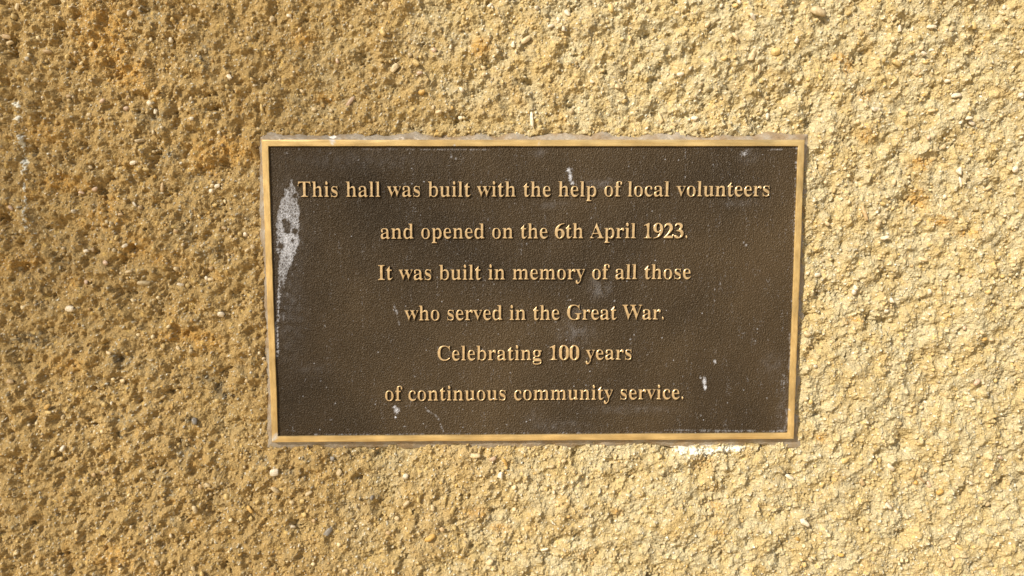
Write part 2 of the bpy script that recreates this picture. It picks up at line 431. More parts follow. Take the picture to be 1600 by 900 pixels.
H -= 0.0014 * smooth01((greym - .85 + .15 * small) / .6) + 0.0009 * smooth01((greym * .8 + rustm * .4 - .8 + .2 * mid2) / .6)
# every grain a little different
v1 = np.where(g1 > 0.0004, i1, .5); 
var = 1 + 0.10 * (v1 - .5) + 0.12 * (np.where(g2 > 0, i2, .5) - .5) + 0.14 * (i3 - .5) + 0.12 * (i4 - .5)
col *= var[..., None]
col = lerp(col, np.array((0.66, 0.46, 0.17)), (i3 > .95) * (g3 > .0003) * .5)
col = lerp(col, np.array((0.62, 0.54, 0.38)), (i4 > .975) * (g4 > .0002) * .5)
col = lerp(col, np.array((0.20, 0.13, 0.07)), (i4 < .035) * (g4 > .0002) * .6)
# lime drips on the left, and below the plaque
limem = np.zeros_like(X)
for (u, v, a, b) in [(26, 162, 5, 4), (30, 166, 4, 3), (27, 185, 7, 4), (34, 216, 4, 5), (35, 226, 3.5, 6), (36, 253, 5, 7), (38, 262, 3, 4), (35, 271, 2.5, 4),
                     (38, 292, 1.6, 6), (39, 312, 1.6, 8), (43, 345, 2.5, 5), (43, 355, 3, 3), (41, 330, 1.2, 7),
                     (1065, 704, 12, 5), (1085, 705, 14, 7), (1108, 706, 14, 7), (1128, 703, 14, 6), (1150, 701, 14, 5)]:
    limem = np.maximum(limem, 1.5 * blob(u, v, a, b))
limef = smooth01((limem + 0.30 * tiny + 0.15 * small - 0.55) / 0.3)
col = lerp(col, lime, limef * .95)
H += 0.0005 * limef
col = np.clip(col * np.array((.965, 1.0, .965)), 0.01, 0.9)

# widen the grid beyond the surveyed patch with ever larger cells
def widen(a, reach):
    out = []; s = PITCH; x = 0
    while x < reach:
        s = min(s * 1.06, 0.02); x += s; out.append(x)
    out = np.array(out)
    return np.concatenate([a[0] - out[::-1], a, a[-1] + out])
gx_ = widen(fx, 0.9); gz_ = widen(fz, 0.75)
ix = np.round((gx_ - fx[0]) / PITCH).astype(int) % NXF
iz = np.round((gz_ - fz[0]) / PITCH).astype(int) % NZF
GX, GZ = np.meshgrid(gx_, gz_)
far = smooth01((np.maximum(np.maximum(fx[0] - GX, GX - fx[-1]), np.maximum(fz[0] - GZ, GZ - fz[-1]))) / 0.15)
GH = H[iz][:, ix] * (1 - 0.6 * far)
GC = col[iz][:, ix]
nxg, nzg = len(gx_), len(gz_)
# a little sideways push, so that the lumps lean and overhang
sx = (0.00010 * nz(2.2, 31))[iz][:, ix] * (1 - far); sz_ = (0.00010 * nz(2.2, 32))[iz][:, ix] * (1 - far)
V = np.stack([GX + sx, WALL_Y - GH, GZ + sz_], -1).reshape(-1, 3)
a = (np.arange(nzg - 1)[:, None] * nxg + np.arange(nxg - 1)[None, :])
hole = (np.abs(GX) < HX - 0.006) & (np.abs(GZ) < HZ - 0.006)
keep = ~(hole[:-1, :-1] & hole[1:, :-1] & hole[:-1, 1:] & hole[1:, 1:])
q = np.stack([a, a + 1, a + nxg + 1, a + nxg], -1)[keep]
used = np.zeros(len(V), bool); used[q.ravel()] = True
remap = np.cumsum(used) - 1
Vw = V[used]; Cw = GC.reshape(-1, 3)[used]; q = remap[q]
# returns and back of the wall
n0 = len(Vw)
x0, x1, z0, z1 = gx_[0], gx_[-1], gz_[0], gz_[-1]
box = np.array([[x0, WALL_Y + .22, z0], [x1, WALL_Y + .22, z0], [x1, WALL_Y + .22, z1], [x0, WALL_Y + .22, z1],
                [x0, WALL_Y + .004, z0], [x1, WALL_Y + .004, z0], [x1, WALL_Y + .004, z1], [x0, WALL_Y + .004, z1]])
bq = np.array([[0, 3, 2, 1], [4, 5, 1, 0], [5, 6, 2, 1], [6, 7, 3, 2], [7, 4, 0, 3]]) + n0
me = mesh_arrays('render_face', np.concatenate([Vw, box]), np.concatenate([q, bq]))
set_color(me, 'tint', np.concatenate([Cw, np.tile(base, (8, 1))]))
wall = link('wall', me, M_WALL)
tag(wall, 'sunlit sandy yellow roughcast wall with pebbles and pits around the plaque', 'wall', kind='structure')

def wall_h(x, z):
    i = np.clip(np.round((x - fx[0]) / PITCH).astype(int), 0, NXF - 1); j = np.clip(np.round((z - fz[0]) / PITCH).astype(int), 0, NZF - 1)
    return H[j, i], col[j, i]

# ------------------------------------------------------------------ pebbles set in the render (u, v, radius px, kind, elongation, angle)
PEB = [
(201,21,6,'w',1,0), (360,122,6,'w',1,0), (235,161,5,'w',1,0), (242,175,5,'w',1.2,60), (265,62,4.5,'w',1,0), (236,63,4,'c',1,0), (288,51,5,'c',1.4,-40), (142,69,4.5,'c',1,0),
(72,80,7,'t',1.8,-15), (103,89,5,'y',1,0), (125,99,4,'c',1,0), (160,157,4.5,'p',1,0), (199,153,5,'t',1,0), (249,145,5,'o',1.2,60), (270,31,4,'y',1,0), (304,11,4,'c',1,0),
(6,56,7,'t',1.5,0), (8,65,6,'c',1.4,0), (137,179,4,'c',1,0), (303,186,4,'w',1,0), (242,207,4,'c',1,0), (217,220,7,'c',2.2,0), (299,155,4,'c',1,0), (389,60,5,'c',1,0),
(395,30,4,'y',1,0), (57,125,4.5,'c',1,0), (26,9,5,'c',1.6,80), (22,26,5,'y',1,0), (107,150,4.5,'t',1,0), (300,111,3.5,'c',1,0), (357,136,4,'y',1,0), (360,150,4.5,'y',1.5,-20),
(197,170,4.5,'p',1,0), (424,31,6,'c',1,0), (453,25,4.5,'w',1,0), (599,52,6,'y',1,0), (615,108,9,'c',1.5,35), (651,100,7,'y',1.3,110), (659,145,6,'o',1.5,20), (721,140,5,'w',1,0),
(687,176,6,'c',1,0), (755,105,4.5,'c',1,0), (756,116,4,'c',1,0), (545,160,8,'p',2.6,40), (516,172,4,'c',1,0), (489,171,4.5,'c',1,0), (409,168,5,'y',1.6,110), (411,147,4,'y',1,0),
(677,77,5,'p',1,0), (704,74,4,'w',1,0), (719,184,4,'w',1,0), (765,9,5,'w',1.5,20), (656,114,5,'p',1,0), (527,95,4.5,'p',1,0), (471,142,4,'c',1,0), (725,27,4,'y',1,0),
(640,85,4,'c',1,0), (602,7,5,'c',1,0), (677,168,4,'c',1,0), (547,41,4,'c',1,0), (886,20,5.5,'w',1.8,-50), (872,31,4,'w',1,0), (861,41,5,'w',1.4,30), (880,47,5,'w',1,0),
(823,61,7,'c',1.8,35), (802,71,5,'w',1.4,70), (839,12,4,'w',1,0), (954,12,6,'y',1.4,100), (1059,20,4,'w',1,0), (1175,28,6,'w',1.5,-40), (1107,37,5.5,'c',1.5,45), (1149,58,6,'c',1.6,-40),
(1174,88,10,'c',2.1,52), (1186,110,6,'c',2,90), (1077,108,4,'w',1,0), (1062,117,5,'w',1.7,10), (965,135,5,'c',1,0), (1085,186,6,'w',1,0), (831,186,8,'w',3,100), (1033,186,7,'c',2.2,100),
(985,59,4,'y',1,0), (935,67,3.5,'y',1,0), (894,174,5,'c',1,0), (986,101,4.5,'c',1.4,110), (925,129,4,'w',1,0), (1095,131,4,'c',1,0), (1130,93,5,'y',1.5,30), (975,158,5,'y',1.4,10),
(1156,2,4,'w',1,0), (1127,9,4,'w',1,0), (1150,8,5,'y',1,0), (1190,125,4.5,'y',1,0), (1279,19,11,'c',1.4,-10), (1242,65,5.5,'w',1,0), (1212,81,8,'y',1.3,10), (1326,21,5,'y',1.5,30),
(1345,52,4.5,'y',1,0), (1395,29,5,'c',1,0), (1455,42,6,'w',1.6,10), (1405,46,5,'w',1.8,75), (1426,46,4,'w',1.6,60), (1572,10,4.5,'w',1,0), (1522,39,6,'y',1.4,100), (1392,64,5,'c',1,0),
(1442,85,5,'w',1,0), (1436,76,5,'c',1,0), (1422,84,5,'y',1,0), (1400,99,7,'y',1.4,-20), (1446,98,5,'y',1,0), (1495,149,7,'w',1.5,20), (1480,127,4.5,'w',1.3,0), (1596,82,4,'w',1,0),
(1595,149,5,'w',1,0), (1365,171,8,'w',2,-12), (1512,185,5.5,'w',1.3,20), (1520,192,5.5,'w',1.3,-20), (1499,192,4,'w',1,0), (1455,173,5,'c',1.7,15), (1449,215,4,'p',1,0), (1261,124,4,'y',1,0),
(1280,122,4.5,'y',1.5,90), (1339,191,4.5,'c',1,0), (1202,180,5.5,'w',1.4,80), (1486,45,5,'c',1,0), (1432,115,6,'t',1.4,20), (1380,95,5,'y',1,0), (209,254,5,'w',1.3,10), (229,265,5,'y',1.6,0),
(141,262,4,'c',1,0), (147,296,5,'p',1.2,30), (252,292,6,'t',1.7,95), (125,301,4.5,'p',1.5,0), (117,330,4,'w',1,0), (210,319,4,'w',1.7,-50), (220,324,4,'t',1,0), (191,335,4.5,'t',1,0),
(169,346,4,'c',1,0), (177,349,4,'c',1,0), (185,372,5,'y',1.4,40), (197,384,5,'w',1.4,15), (182,390,4,'c',1,0), (136,392,4.5,'w',1,0), (145,390,4,'t',1,0), (167,410,5,'p',1,0),
(204,424,5,'c',1.6,20), (175,430,3.5,'c',1.4,0), (189,427,3.5,'p',1,0), (134,440,4.5,'p',1,0), (227,442,8,'c',2.4,-3), (276,420,5,'c',1,0), (281,445,5,'w',1.6,0), (292,446,4.5,'y',1,0),
(327,437,5,'c',1.4,-20), (321,435,4,'w',1,0), (334,321,5,'y',1.5,20), (349,315,3.5,'c',1,0), (340,290,4.5,'w',1.3,20), (329,299,4.5,'w',1,0), (332,290,3.5,'c',1,0), (315,384,4,'c',1,0),
(382,367,4.5,'w',1,0), (375,365,4,'y',1,0), (395,385,4.5,'c',1,0), (387,391,4,'c',1,0), (310,338,3.5,'c',1,0), (243,388,4,'y',1,0), (330,420,4.5,'t',1,0), (352,357,4.5,'t',1,0),
(19,326,5,'p',1.5,110), (276,361,4.5,'t',1,0), (1497,268,7,'w',1,0), (1586,264,6,'w',1,0), (1475,230,5,'c',1,0), (1500,285,5,'w',3.2,105), (1396,284,6,'c',1,0), (1478,308,4,'w',1,0),
(1545,293,5,'c',1.5,50), (1535,276,5,'c',1,0), (1325,275,3.5,'y',1,0), (1382,372,6,'w',1.6,20), (1370,350,6,'c',1,0), (1379,319,5,'y',1,0), (1290,349,5,'c',1,0), (1297,401,5.5,'c',1.4,100),
(1278,429,5,'w',1.5,10), (1442,406,6,'c',1.6,-10), (1350,332,8,'t',2.8,115), (1565,431,4,'y',1,0), (1335,449,5,'w',1,0), (1335,454,6,'w',1.4,60), (1392,470,5.5,'w',1,0), (1380,465,3,'w',1,0),
(1384,486,4.5,'w',1,0), (1453,456,5,'w',1.2,100), (1562,490,4,'c',1,0), (1506,512,4.5,'p',1,0), (1538,530,5,'o',1,0), (1549,530,5,'c',1,0), (1272,571,4,'w',1,0), (1525,596,6,'p',1.3,60),
(1510,615,3.5,'w',1,0), (1293,566,3.5,'y',1,0), (1425,634,5,'c',1.5,-10), (1441,637,4,'c',1,0), (1406,590,4,'c',1.7,-30), (1594,516,4,'c',1,0), (1540,456,5,'y',1,0), (1557,595,4,'y',1,0),
(1530,519,4,'c',1,0), (1260,522,7,'c',1,0), (1479,517,3.5,'c',1,0), (1266,628,5,'y',1.3,90), (1236,747,7,'w',1.9,-22), (1320,719,6,'y',1.3,30), (1392,730,7,'w',1.9,-50), (1376,721,5,'y',1,0),
(1285,759,6,'y',1.3,20), (1432,754,5,'o',1,0), (1440,749,6,'t',3,-38), (1453,759,6,'p',1.8,95), (1470,769,6.5,'o',1.3,10), (1426,742,7,'y',1.3,20), (1565,716,5,'p',1.4,-10), (1517,756,4,'w',1,0),
(1519,743,4,'p',1,0), (1386,789,7,'w',1.8,-55), (1255,815,8,'w',2,-38), (1247,842,4.5,'o',1.4,-30), (1255,852,4,'w',1,0), (1292,833,4,'c',1,0), (1367,859,5.5,'c',1,0), (1355,827,5,'y',1,0),
(1545,789,5,'c',1,0), (1497,854,6,'y',1.9,-45), (1504,868,5,'c',1.6,10), (1486,839,4,'w',1,0), (1484,880,7,'t',1,0), (1266,875,5,'c',1.3,110), (1257,882,5,'y',1,0), (1312,866,5,'o',1.5,0),
(1350,757,6,'t',1.8,100), (1557,850,5,'c',1.5,45), (1407,874,4,'c',1,0), (1415,874,4,'y',1.4,90), (1540,741,4,'c',1,0), (1400,800,4.5,'w',1.6,-40), (633,744,6,'w',1,0), (782,743,6.5,'w',1,0),
(530,737,7,'c',1.3,60), (789,722,6,'o',2,-50), (676,792,5,'c',1.6,95), (636,785,6,'c',2,42), (619,811,5,'c',1,0), (642,800,5,'y',1.5,100), (654,780,4.5,'y',1.4,90), (707,796,7,'y',1.9,50),
(672,841,9,'o',1.7,32), (635,825,4,'o',1,0), (690,826,5,'t',1,0), (710,826,5,'y',1,0), (811,846,4,'w',1,0), (852,859,5,'w',2.2,10), (804,797,4,'o',1,0), (881,720,4.5,'c',1,0),
(861,729,5,'c',1.7,20), (804,762,4,'c',1,0), (616,889,4,'w',1,0), (540,892,5,'c',1.5,0), (766,879,7,'c',1,0), (519,717,5,'g',1,0), (512,832,10,'g',2.2,38), (581,777,5,'g',1,0),
(530,851,4,'c',1,0), (606,832,5,'t',1,0), (742,711,8,'c',1.7,0), (770,717,6,'p',1.3,30), (432,735,8.5,'w',1.4,10), (432,764,7,'c',1.9,-28), (307,794,6,'c',1.2,-50), (325,757,5,'c',1.4,-20),
(313,759,4.5,'t',1,0), (354,775,6,'y',1,0), (402,784,5,'y',1,0), (390,795,6,'o',1.6,-50), (391,810,5,'y',1,0), (362,811,4,'w',1,0), (457,784,4.5,'c',1,0), (474,781,4.5,'y',1,0),
(484,769,6,'c',1.3,45), (475,805,6,'y',1,0), (456,824,4.5,'w',1.4,-30), (490,881,4,'w',1.6,-50), (489,815,4.5,'t',1,0), (245,878,5,'c',1.6,115), (231,845,4,'p',1,0), (99,700,6,'w',1,0),
(200,775,4,'y',1,0), (450,874,4,'y',1,0), (315,897,5,'y',1,0), (355,895,5,'y',1.5,90), (230,826,5,'t',1,0), (301,890,5,'c',1,0), (162,740,5,'t',1,0), (145,744,5,'t',1,0),
(190,887,4,'c',1,0), (325,775,4,'c',1,0), (359,861,3.5,'c',1,0), (171,551,5,'c',1.3,-10), (264,510,4,'y',1,0), (256,541,5,'y',1,0), (240,526,4,'w',1,0), (216,523,3.5,'c',1,0),
(300,549,5,'c',1,0), (279,545,4.5,'c',1.4,110), (191,596,5.5,'c',1.3,20), (164,632,5,'y',1,0), (77,634,5.5,'o',1,0), (79,643,5,'y',1.5,0), (96,653,5,'c',1.4,40), (20,595,6,'t',1,0),
(178,592,4,'y',1,0), (51,695,4.5,'c',1,0), (82,710,5.5,'y',1.3,90), (339,627,5,'y',1,0), (304,659,7,'g',1,0), (159,675,4,'c',1,0), (56,662,4,'c',1,0), (110,482,7,'w',1.3,0),
(347,491,6,'w',1.2,-20), (115,484,4,'w',1,0), (35,480,4,'c',1,0), (206,470,4,'t',1,0), (60,60,4,'t',1,0), (245,465,4,'c',1,0), (30,860,4,'c',1,0), (120,830,4,'t',1,0)]
def pebble_mesh(seed, subdiv=2):
    import bmesh
    bm = bmesh.new(); bmesh.ops.create_icosphere(bm, subdivisions=subdiv, radius=1.0)
    r = np.random.default_rng(seed)
    ds = [(Vector(r.standard_normal(3)).normalized(), 0.42 + .38 * r.random()) for _ in range(10)]
    for v in bm.verts:
        for d, c in ds:                                       # knock flats on the ball: a worn, angular pebble
            k = v.co.dot(d)
            if k > c: v.co -= d * (k - c) * 0.95
    for f in bm.faces: f.smooth = True
    me = bpy.data.meshes.new('pebble'); bm.to_mesh(me); bm.free()
    return me
PM = {}
rr = random.Random(5)
order = sorted(PEB, key=lambda t: -t[2])
extra = order[290:]
for (u, v, r_, k, el, ang) in order[:290]:
    key = (k, rr.randrange(4))
    if key not in PM:
        m_ = pebble_mesh(key[1] + 1, 2); m_.materials.append(STONE[k]); PM[key] = m_
    x, z = at(u, v, WALL_Y - 0.001)
    h, _ = wall_h(np.array([x]), np.array([z]))
    j = int(np.clip(round((x - fx[0]) / PITCH), 6, NXF - 7)); i_ = int(np.clip(round((z - fz[0]) / PITCH), 6, NZF - 7))
    hs_ = float(np.percentile(H[i_ - 5:i_ + 6, j - 5:j + 6], 70))
    r0 = r_ * PX * 1.10
    rx = r0 * math.sqrt(el) * rr.uniform(.92, 1.08); rz_ = r0 / math.sqrt(el) * rr.uniform(.92, 1.08); ry = min(rx, rz_) * rr.uniform(.6, .85)
    o = link('pebble', PM[key], None, wall)
    o.location = (x, WALL_Y - hs_ - ry * rr.uniform(.35, .65), z)
    o.rotation_euler = (rr.uniform(-.25, .25), -R(ang if el > 1.15 else rr.uniform(0, 180)), rr.uniform(-.25, .25))
    o.scale = (rx, ry, rz_)

# ------------------------------------------------------------------ loose grit: thousands of small stones joined as one part
rg = np.random.default_rng(77)
ico_v = np.array([(0, 0, -1), (.72, -.53, -.45), (-.28, -.85, -.45), (-.89, 0, -.45), (-.28, .85, -.45), (.72, .53, -.45),
                  (.28, -.85, .45), (-.72, -.53, .45), (-.72, .53, .45), (.28, .85, .45), (.89, 0, .45), (0, 0, 1)])
ico_f = np.array([(0, 1, 2), (1, 0, 5), (0, 2, 3), (0, 3, 4), (0, 4, 5), (1, 5, 10), (2, 1, 6), (3, 2, 7), (4, 3, 8), (5, 4, 9),
                  (1, 10, 6), (2, 6, 7), (3, 7, 8), (4, 8, 9), (5, 9, 10), (6, 10, 11), (7, 6, 11), (8, 7, 11), (9, 8, 11), (10, 9, 11)])
NG = 13000
gx = rg.uniform(fx[0] + .01, fx[-1] - .01, NG); gz = rg.uniform(fz[0] + .01, fz[-1] - .01, NG)
ok = ~((np.abs(gx) < HX + .0055) & (np.abs(gz) < HZ + .0055))
gx, gz = gx[ok], gz[ok]
rad = 0.00045 + 0.0011 * rg.random(len(gx)) ** 2.6
ex = np.array([at(e[0], e[1], WALL_Y) for e in extra]) if extra else np.zeros((0, 2))
gx = np.concatenate([gx, ex[:, 0]]); gz = np.concatenate([gz, ex[:, 1]]); rad = np.concatenate([rad, [e[2] * PX for e in extra]])
n = len(gx)
gh, gc = wall_h(gx, gz)
A = rg.standard_normal((n, 3, 3)); Q, _ = np.linalg.qr(A)
sc = rad[:, None] * (0.65 + 0.6 * rg.random((n, 3)))
vv = ico_v[None] * (0.82 + 0.36 * rg.random((n, 12, 1)))
vv = (vv * sc[:, None, :]) @ Q
vv += np.stack([gx, WALL_Y - gh - rad * 0.15, gz], -1)[:, None, :]
ff = (ico_f[None] + (np.arange(n) * 12)[:, None, None]).reshape(-1, 3)
pal = np.array([(0.50, .36, .17), (0.56, .42, .21), (0.60, .45, .20), (0.58, .37, .11), (0.62, .51, .33), (0.68, .60, .46), (0.34, .27, .18), (0.50, .30, .12)])
pick = rg.choice(len(pal), n, p=[.34, .27, .16, .06, .08, .03, .04, .02])
gcol = pal[pick] * (0.85 + .3 * rg.random((n, 1))) * .6 + gc * .4
gcol[len(gx) - len(extra):] = (0.68, .56, .34)
me = mesh_arrays('grit', vv.reshape(-1, 3), ff)
set_color(me, 'tint', np.repeat(np.clip(gcol, 0, .9), 12, axis=0))
grit = link('grit', me, M_GRIT, wall); grit['kind'] = 'stuff'

# ------------------------------------------------------------------ plaque
plaque = bpy.data.objects.new('plaque', None); COL.objects.link(plaque)
plaque.empty_display_size = 0.05
plaque.location = (0, 0.010, -HZ)
tag(plaque, 'dark brown bronze memorial plaque with raised gold lettering and border, sealed to the wall', 'plaque')
def put(name, me, mat):
    o = link(name, me, mat, plaque)
    o.matrix_parent_inverse = Matrix.Translation(plaque.location).inverted()
    return o

# field: fine sheet with slight casting unevenness, closed by sides and back
FP = 0.0007
ax_ = np.linspace(-HX + BW * .6, HX - BW * .6, int((PW - BW) / FP)); az_ = np.linspace(-HZ + BW * .6, HZ - BW * .6, int((PH - BW) / FP))
FX, FZ = np.meshgrid(ax_, az_)
ny_, nx_ = FX.shape
relief = 0.00010 * field_noise(ny_, nx_, 90, 41) + 0.000012 * field_noise(ny_, nx_, 9, 42) + 0.000022 * field_noise(ny_, nx_, 2.6, 43, .3)
fn = field_noise(ny_, nx_, 4, 44, .4); fn2 = field_noise(ny_, nx_, 14, 45, .4)
film = np.zeros_like(FX); crust = np.zeros_like(FX)
def f_at(u, v): return at(u, v, FIELD_Y)
def fblob(u, v, a, b):
    bx, bz = f_at(u, v); return np.exp(-(((FX - bx) / (a * PX)) ** 2 + ((FZ - bz) / (b * PX)) ** 2))
def stroke(arr, pts, w, amt, rough=.5, gate=0.0):
    P_ = [f_at(*p) for p in pts]; best = np.full(FX.shape, 1e9)
    for (ax, az), (bx, bz) in zip(P_[:-1], P_[1:]):
        dx, dz = bx - ax, bz - az; L2 = dx * dx + dz * dz + 1e-12
        t = np.clip(((FX - ax) * dx + (FZ - az) * dz) / L2, 0, 1)
        best = np.minimum(best, np.hypot(FX - ax - t * dx, FZ - az - t * dz))
    ww = w * PX * (1 + rough * fn2 * .5)
    s = amt * np.clip(1.2 - best / np.maximum(ww, 1e-5), 0, 1) * np.clip(.7 + rough * fn - gate, 0, 1)
    return np.maximum(arr, s)
# the long white smear at the left edge
ys = [278, 300, 320, 350, 380, 400, 420, 450, 480, 500]
xl = [456, 441, 434, 429, 430, 430, 432, 432, 430, 430]; xr = [458, 467, 469, 470, 469, 463, 453, 447, 440, 435]
lx = [f_at(a_, y_)[0] for a_, y_ in zip(xl, ys)]; rx_ = [f_at(a_, y_)[0] for a_, y_ in zip(xr, ys)]; lz = [f_at(450, y_)[1] for y_ in ys]
Lx = np.interp(FZ, lz[::-1], lx[::-1]); Rx = np.interp(FZ, lz[::-1], rx_[::-1])
inside = np.minimum(FX - Lx, Rx - FX) / PX + 0.8 * fn2
smear = smooth01(inside / 4.0) * (FZ < lz[0] + .0005) * (FZ > lz[-1])
dens = 0.44 + 0.36 * fblob(449, 372, 13, 48) + 0.03 * fn2
dens -= 0.35 * (1 - smooth01((f_at(0, 0)[1] * 0 + FZ - f_at(450, 480)[1]) / (60 * PX)))
for (u, v, a_, b_) in [(448, 352, 5, 7), (449, 361, 4, 4), (460, 361, 3.5, 4), (439, 384, 4, 4), (444, 346, 3, 3), (457, 376, 2.5, 2.5), (461, 306, 3, 3), (434, 403, 3, 5)]:
    dens -= 1.1 * fblob(u, v, a_, b_)
film = np.maximum(film, smear * dens)
film = stroke(film, [(437, 440), (434, 500), (433, 556)], 3, .8, .4)
crust = stroke(crust, [(449, 458), (446, 475), (442, 502)], .9, .35, .8)
for (u, v, a_, b_, s) in [(889, 266, 4, 4, .95), (891, 276, 3, 8, .9), (894, 286, 4, 3, .7), (1163, 241, 6, 4, .55), (1168, 235, 4, 3, .5),
                          (1101, 596, 3, 7, .9), (1102, 605, 3, 5, .95), (1117, 565, 2, 4, .7), (1095, 590, 2, 2, .7), (620, 641, 5, 5, .85), (616, 636, 3, 3, .85), (618, 652, 2, 2, .95),
                          (430, 520, 5, 30, .5), (1223, 600, 4, 14, .35)]:
    film = np.maximum(film, s * fblob(u, v, a_, b_))
haze = np.zeros_like(FX)
for (u, v, a_, b_, s) in [(942, 287, 24, 6, .5), (925, 292, 10, 5, .5), (936, 452, 14, 14, .55), (930, 438, 8, 8, .4), (900, 520, 26, 14, .45), (902, 490, 10, 8, .4), (862, 320, 24, 6, .3), (845, 240, 14, 6, .3),
                          (484, 575, 30, 8, .2), (1205, 570, 14, 18, .25), (1160, 318, 30, 5, .25), (985, 640, 60, 6, .3), (870, 665, 50, 10, .25), (833, 650, 12, 10, .25), (450, 470, 22, 90, .30), (448, 360, 30, 80, .25),
                          (1170, 245, 14, 10, .3), (560, 250, 120, 14, .2), (1225, 640, 10, 40, .25)]:
    haze = np.maximum(haze, s * fblob(u, v, a_, b_))
haze = np.clip(haze * (.7 + .35 * fn2 + .25 * fn), 0, 1)
for pts, w, a_ in [([(663, 633), (667, 641), (680, 648), (686, 656), (690, 668), (693, 675)], .9, .5), ([(616, 478), (619, 486), (620, 490)], 1.3, .7), ([(620, 490), (624, 508)], .7, .4),
                   ([(1160, 318), (1164, 332), (1167, 346)], .7, .22), ([(450, 239), (445, 239)], .9, .5), ([(565, 233), (620, 233), (700, 234), (765, 234)], .8, .35),
                   ([(1205, 234), (1222, 233)], 1.2, .5), ([(1228, 640), (1231, 655), (1226, 668), (1222, 676)], 1.5, .45), ([(1205, 674), (1230, 673)], 2.0, .45),
                   ([(1222, 585), (1229, 590), (1230, 598)], .9, .4), ([(505, 655), (512, 656), (522, 655)], .7, .3), ([(630, 667), (634, 666)], .7, .4), ([(446, 671), (466, 674)], .7, .3),
                   ([(880, 309), (884, 300)], .8, .3), ([(1038, 672), (1180, 673)], 1.0, .4), ([(1234, 520), (1234, 560), (1233, 580)], .9, .4)]:
    crust = stroke(crust, pts, w, a_, .7)
crust = stroke(crust, [(490, 679), (560, 679), (660, 678)], 0.9, .5, 1.0, .25)
crust = stroke(crust, [(660, 678), (1000, 676), (1235, 674)], 0.8, .4, 1.0, .45)
crust = stroke(crust, [(1244, 240), (1238, 480)], 1.0, .6, 1.2, .75)
crust = stroke(crust, [(428, 240), (440, 560)], 1.0, .0)
for (u, v, w) in [(1245, 231, 2.2), (1244, 254, 1.6), (1244, 262, 1.3), (516, 239, 1.0), (521, 266, .9), (510, 605, 1.0), (1166, 383, 1.6), (705, 245, 1.5), (712, 248, 1.4), (640, 239, .9), (823, 381, 1.1), (1162, 379, 1.2),
                  (494, 300, 0.9), (467, 233, .9), (1178, 300, 1.0), (960, 470, 1.2), (985, 530, 1.2), (1095, 649, 1.1), (1180, 533, 1.1), (463, 414, 1), (457, 428, .8), (560, 250, 1), (1060, 250, 1)]:
    bx, bz = f_at(u, v); crust = np.maximum(crust, np.clip(1.3 - np.hypot(FX - bx, FZ - bz) / (w * PX), 0, 1) * .75)
relief += 0.00006 * np.clip(crust, 0, 1)
Vf = np.stack([FX, FIELD_Y - relief, FZ], -1).reshape(-1, 3)
a = (np.arange(ny_ - 1)[:, None] * nx_ + np.arange(nx_ - 1)[None, :])
qf = np.stack([a, a + 1, a + nx_ + 1, a + nx_], -1).reshape(-1, 4)
me = mesh_arrays('panel', Vf, qf); set_float(me, 'film', np.clip(film, 0, 1.2)); set_float(me, 'crust', np.clip(np.maximum(crust * .8, haze * .17), 0, 1))
put('panel', me, M_PANEL)

# backing slab (the casting's sides and back)
def box_mesh(name, x0, x1, y0, y1, z0, z1):
    v = np.array([[x, y, z] for x in (x0, x1) for y in (y0, y1) for z in (z0, z1)])
    f = np.array([[0, 1, 3, 2], [4, 6, 7, 5], [0, 4, 5, 1], [2, 3, 7, 6], [0, 2, 6, 4], [1, 5, 7, 3]])
    return mesh_arrays(name, v, f, False)
put('backing', box_mesh('backing', -HX + .0004, HX - .0004, FIELD_Y + .0009, 0.013, -HZ + .0004, HZ - .0004), M_SIDE)

# border: four mitred bars, linished face with a wandering outer chamfer
def border_bar(side, seed):
    along = 500
    length = PW if side in 'tb' else PH
    s = np.linspace(-1, 1, along)
    r = np.random.default_rng(seed)
    def wav(n_, a_):
        k = np.interp(np.linspace(0, n_, along), np.arange(n_ + 2), r.standard_normal(n_ + 2)); 
        return a_ * np.convolve(k, np.ones(9) / 9, 'same')
    cham = np.clip(0.0009 + (wav(16, .0007) if side == 't' else wav(22, .0005)), 0.00025, 0.0030)
    if side in 'lr': cham = np.clip(0.0005 + wav(20, .0002), .0002, .0010)
    edge_o = wav(40, .00007); edge_i = wav(40, .00005)
    prof_t = [(0, .0036), (0, .0016), (0, .00035), (.00022, .00030), None, None, (BW * .62, 0), (BW - .0003, .00003), (BW - .00005, .0003), (BW, .0008), (BW, FIELD_Y + .0015)]
    V = []
    for i in range(along):
        row = []
        for j, p_ in enumerate(prof_t):
            if j == 4: w_, d_ = .00022 + cham[i] * .92, .00006
            elif j == 5: w_, d_ = .00022 + cham[i], 0.00002
            else: w_, d_ = p_
            w2 = w_ + (edge_o[i] if j < 3 else 0) + (edge_i[i] if j >= 7 else 0)
            hl = length / 2 - w2
            t = s[i] * hl
            if side == 't': row.append((t, d_, HZ - w2))
            if side == 'b': row.append((t, d_, -HZ + w2))
            if side == 'l': row.append((-HX + w2, d_, t))
            if side == 'r': row.append((HX - w2, d_, t))
        V.append(row)
    V = np.array(V); k = len(prof_t)
    a = (np.arange(along - 1)[:, None] * k + np.arange(k - 1)[None, :])
    q_ = np.stack([a, a + 1, a + k + 1, a + k], -1).reshape(-1, 4)
    if side in 'tr': q_ = q_[:, ::-1]
    return V.reshape(-1, 3), q_
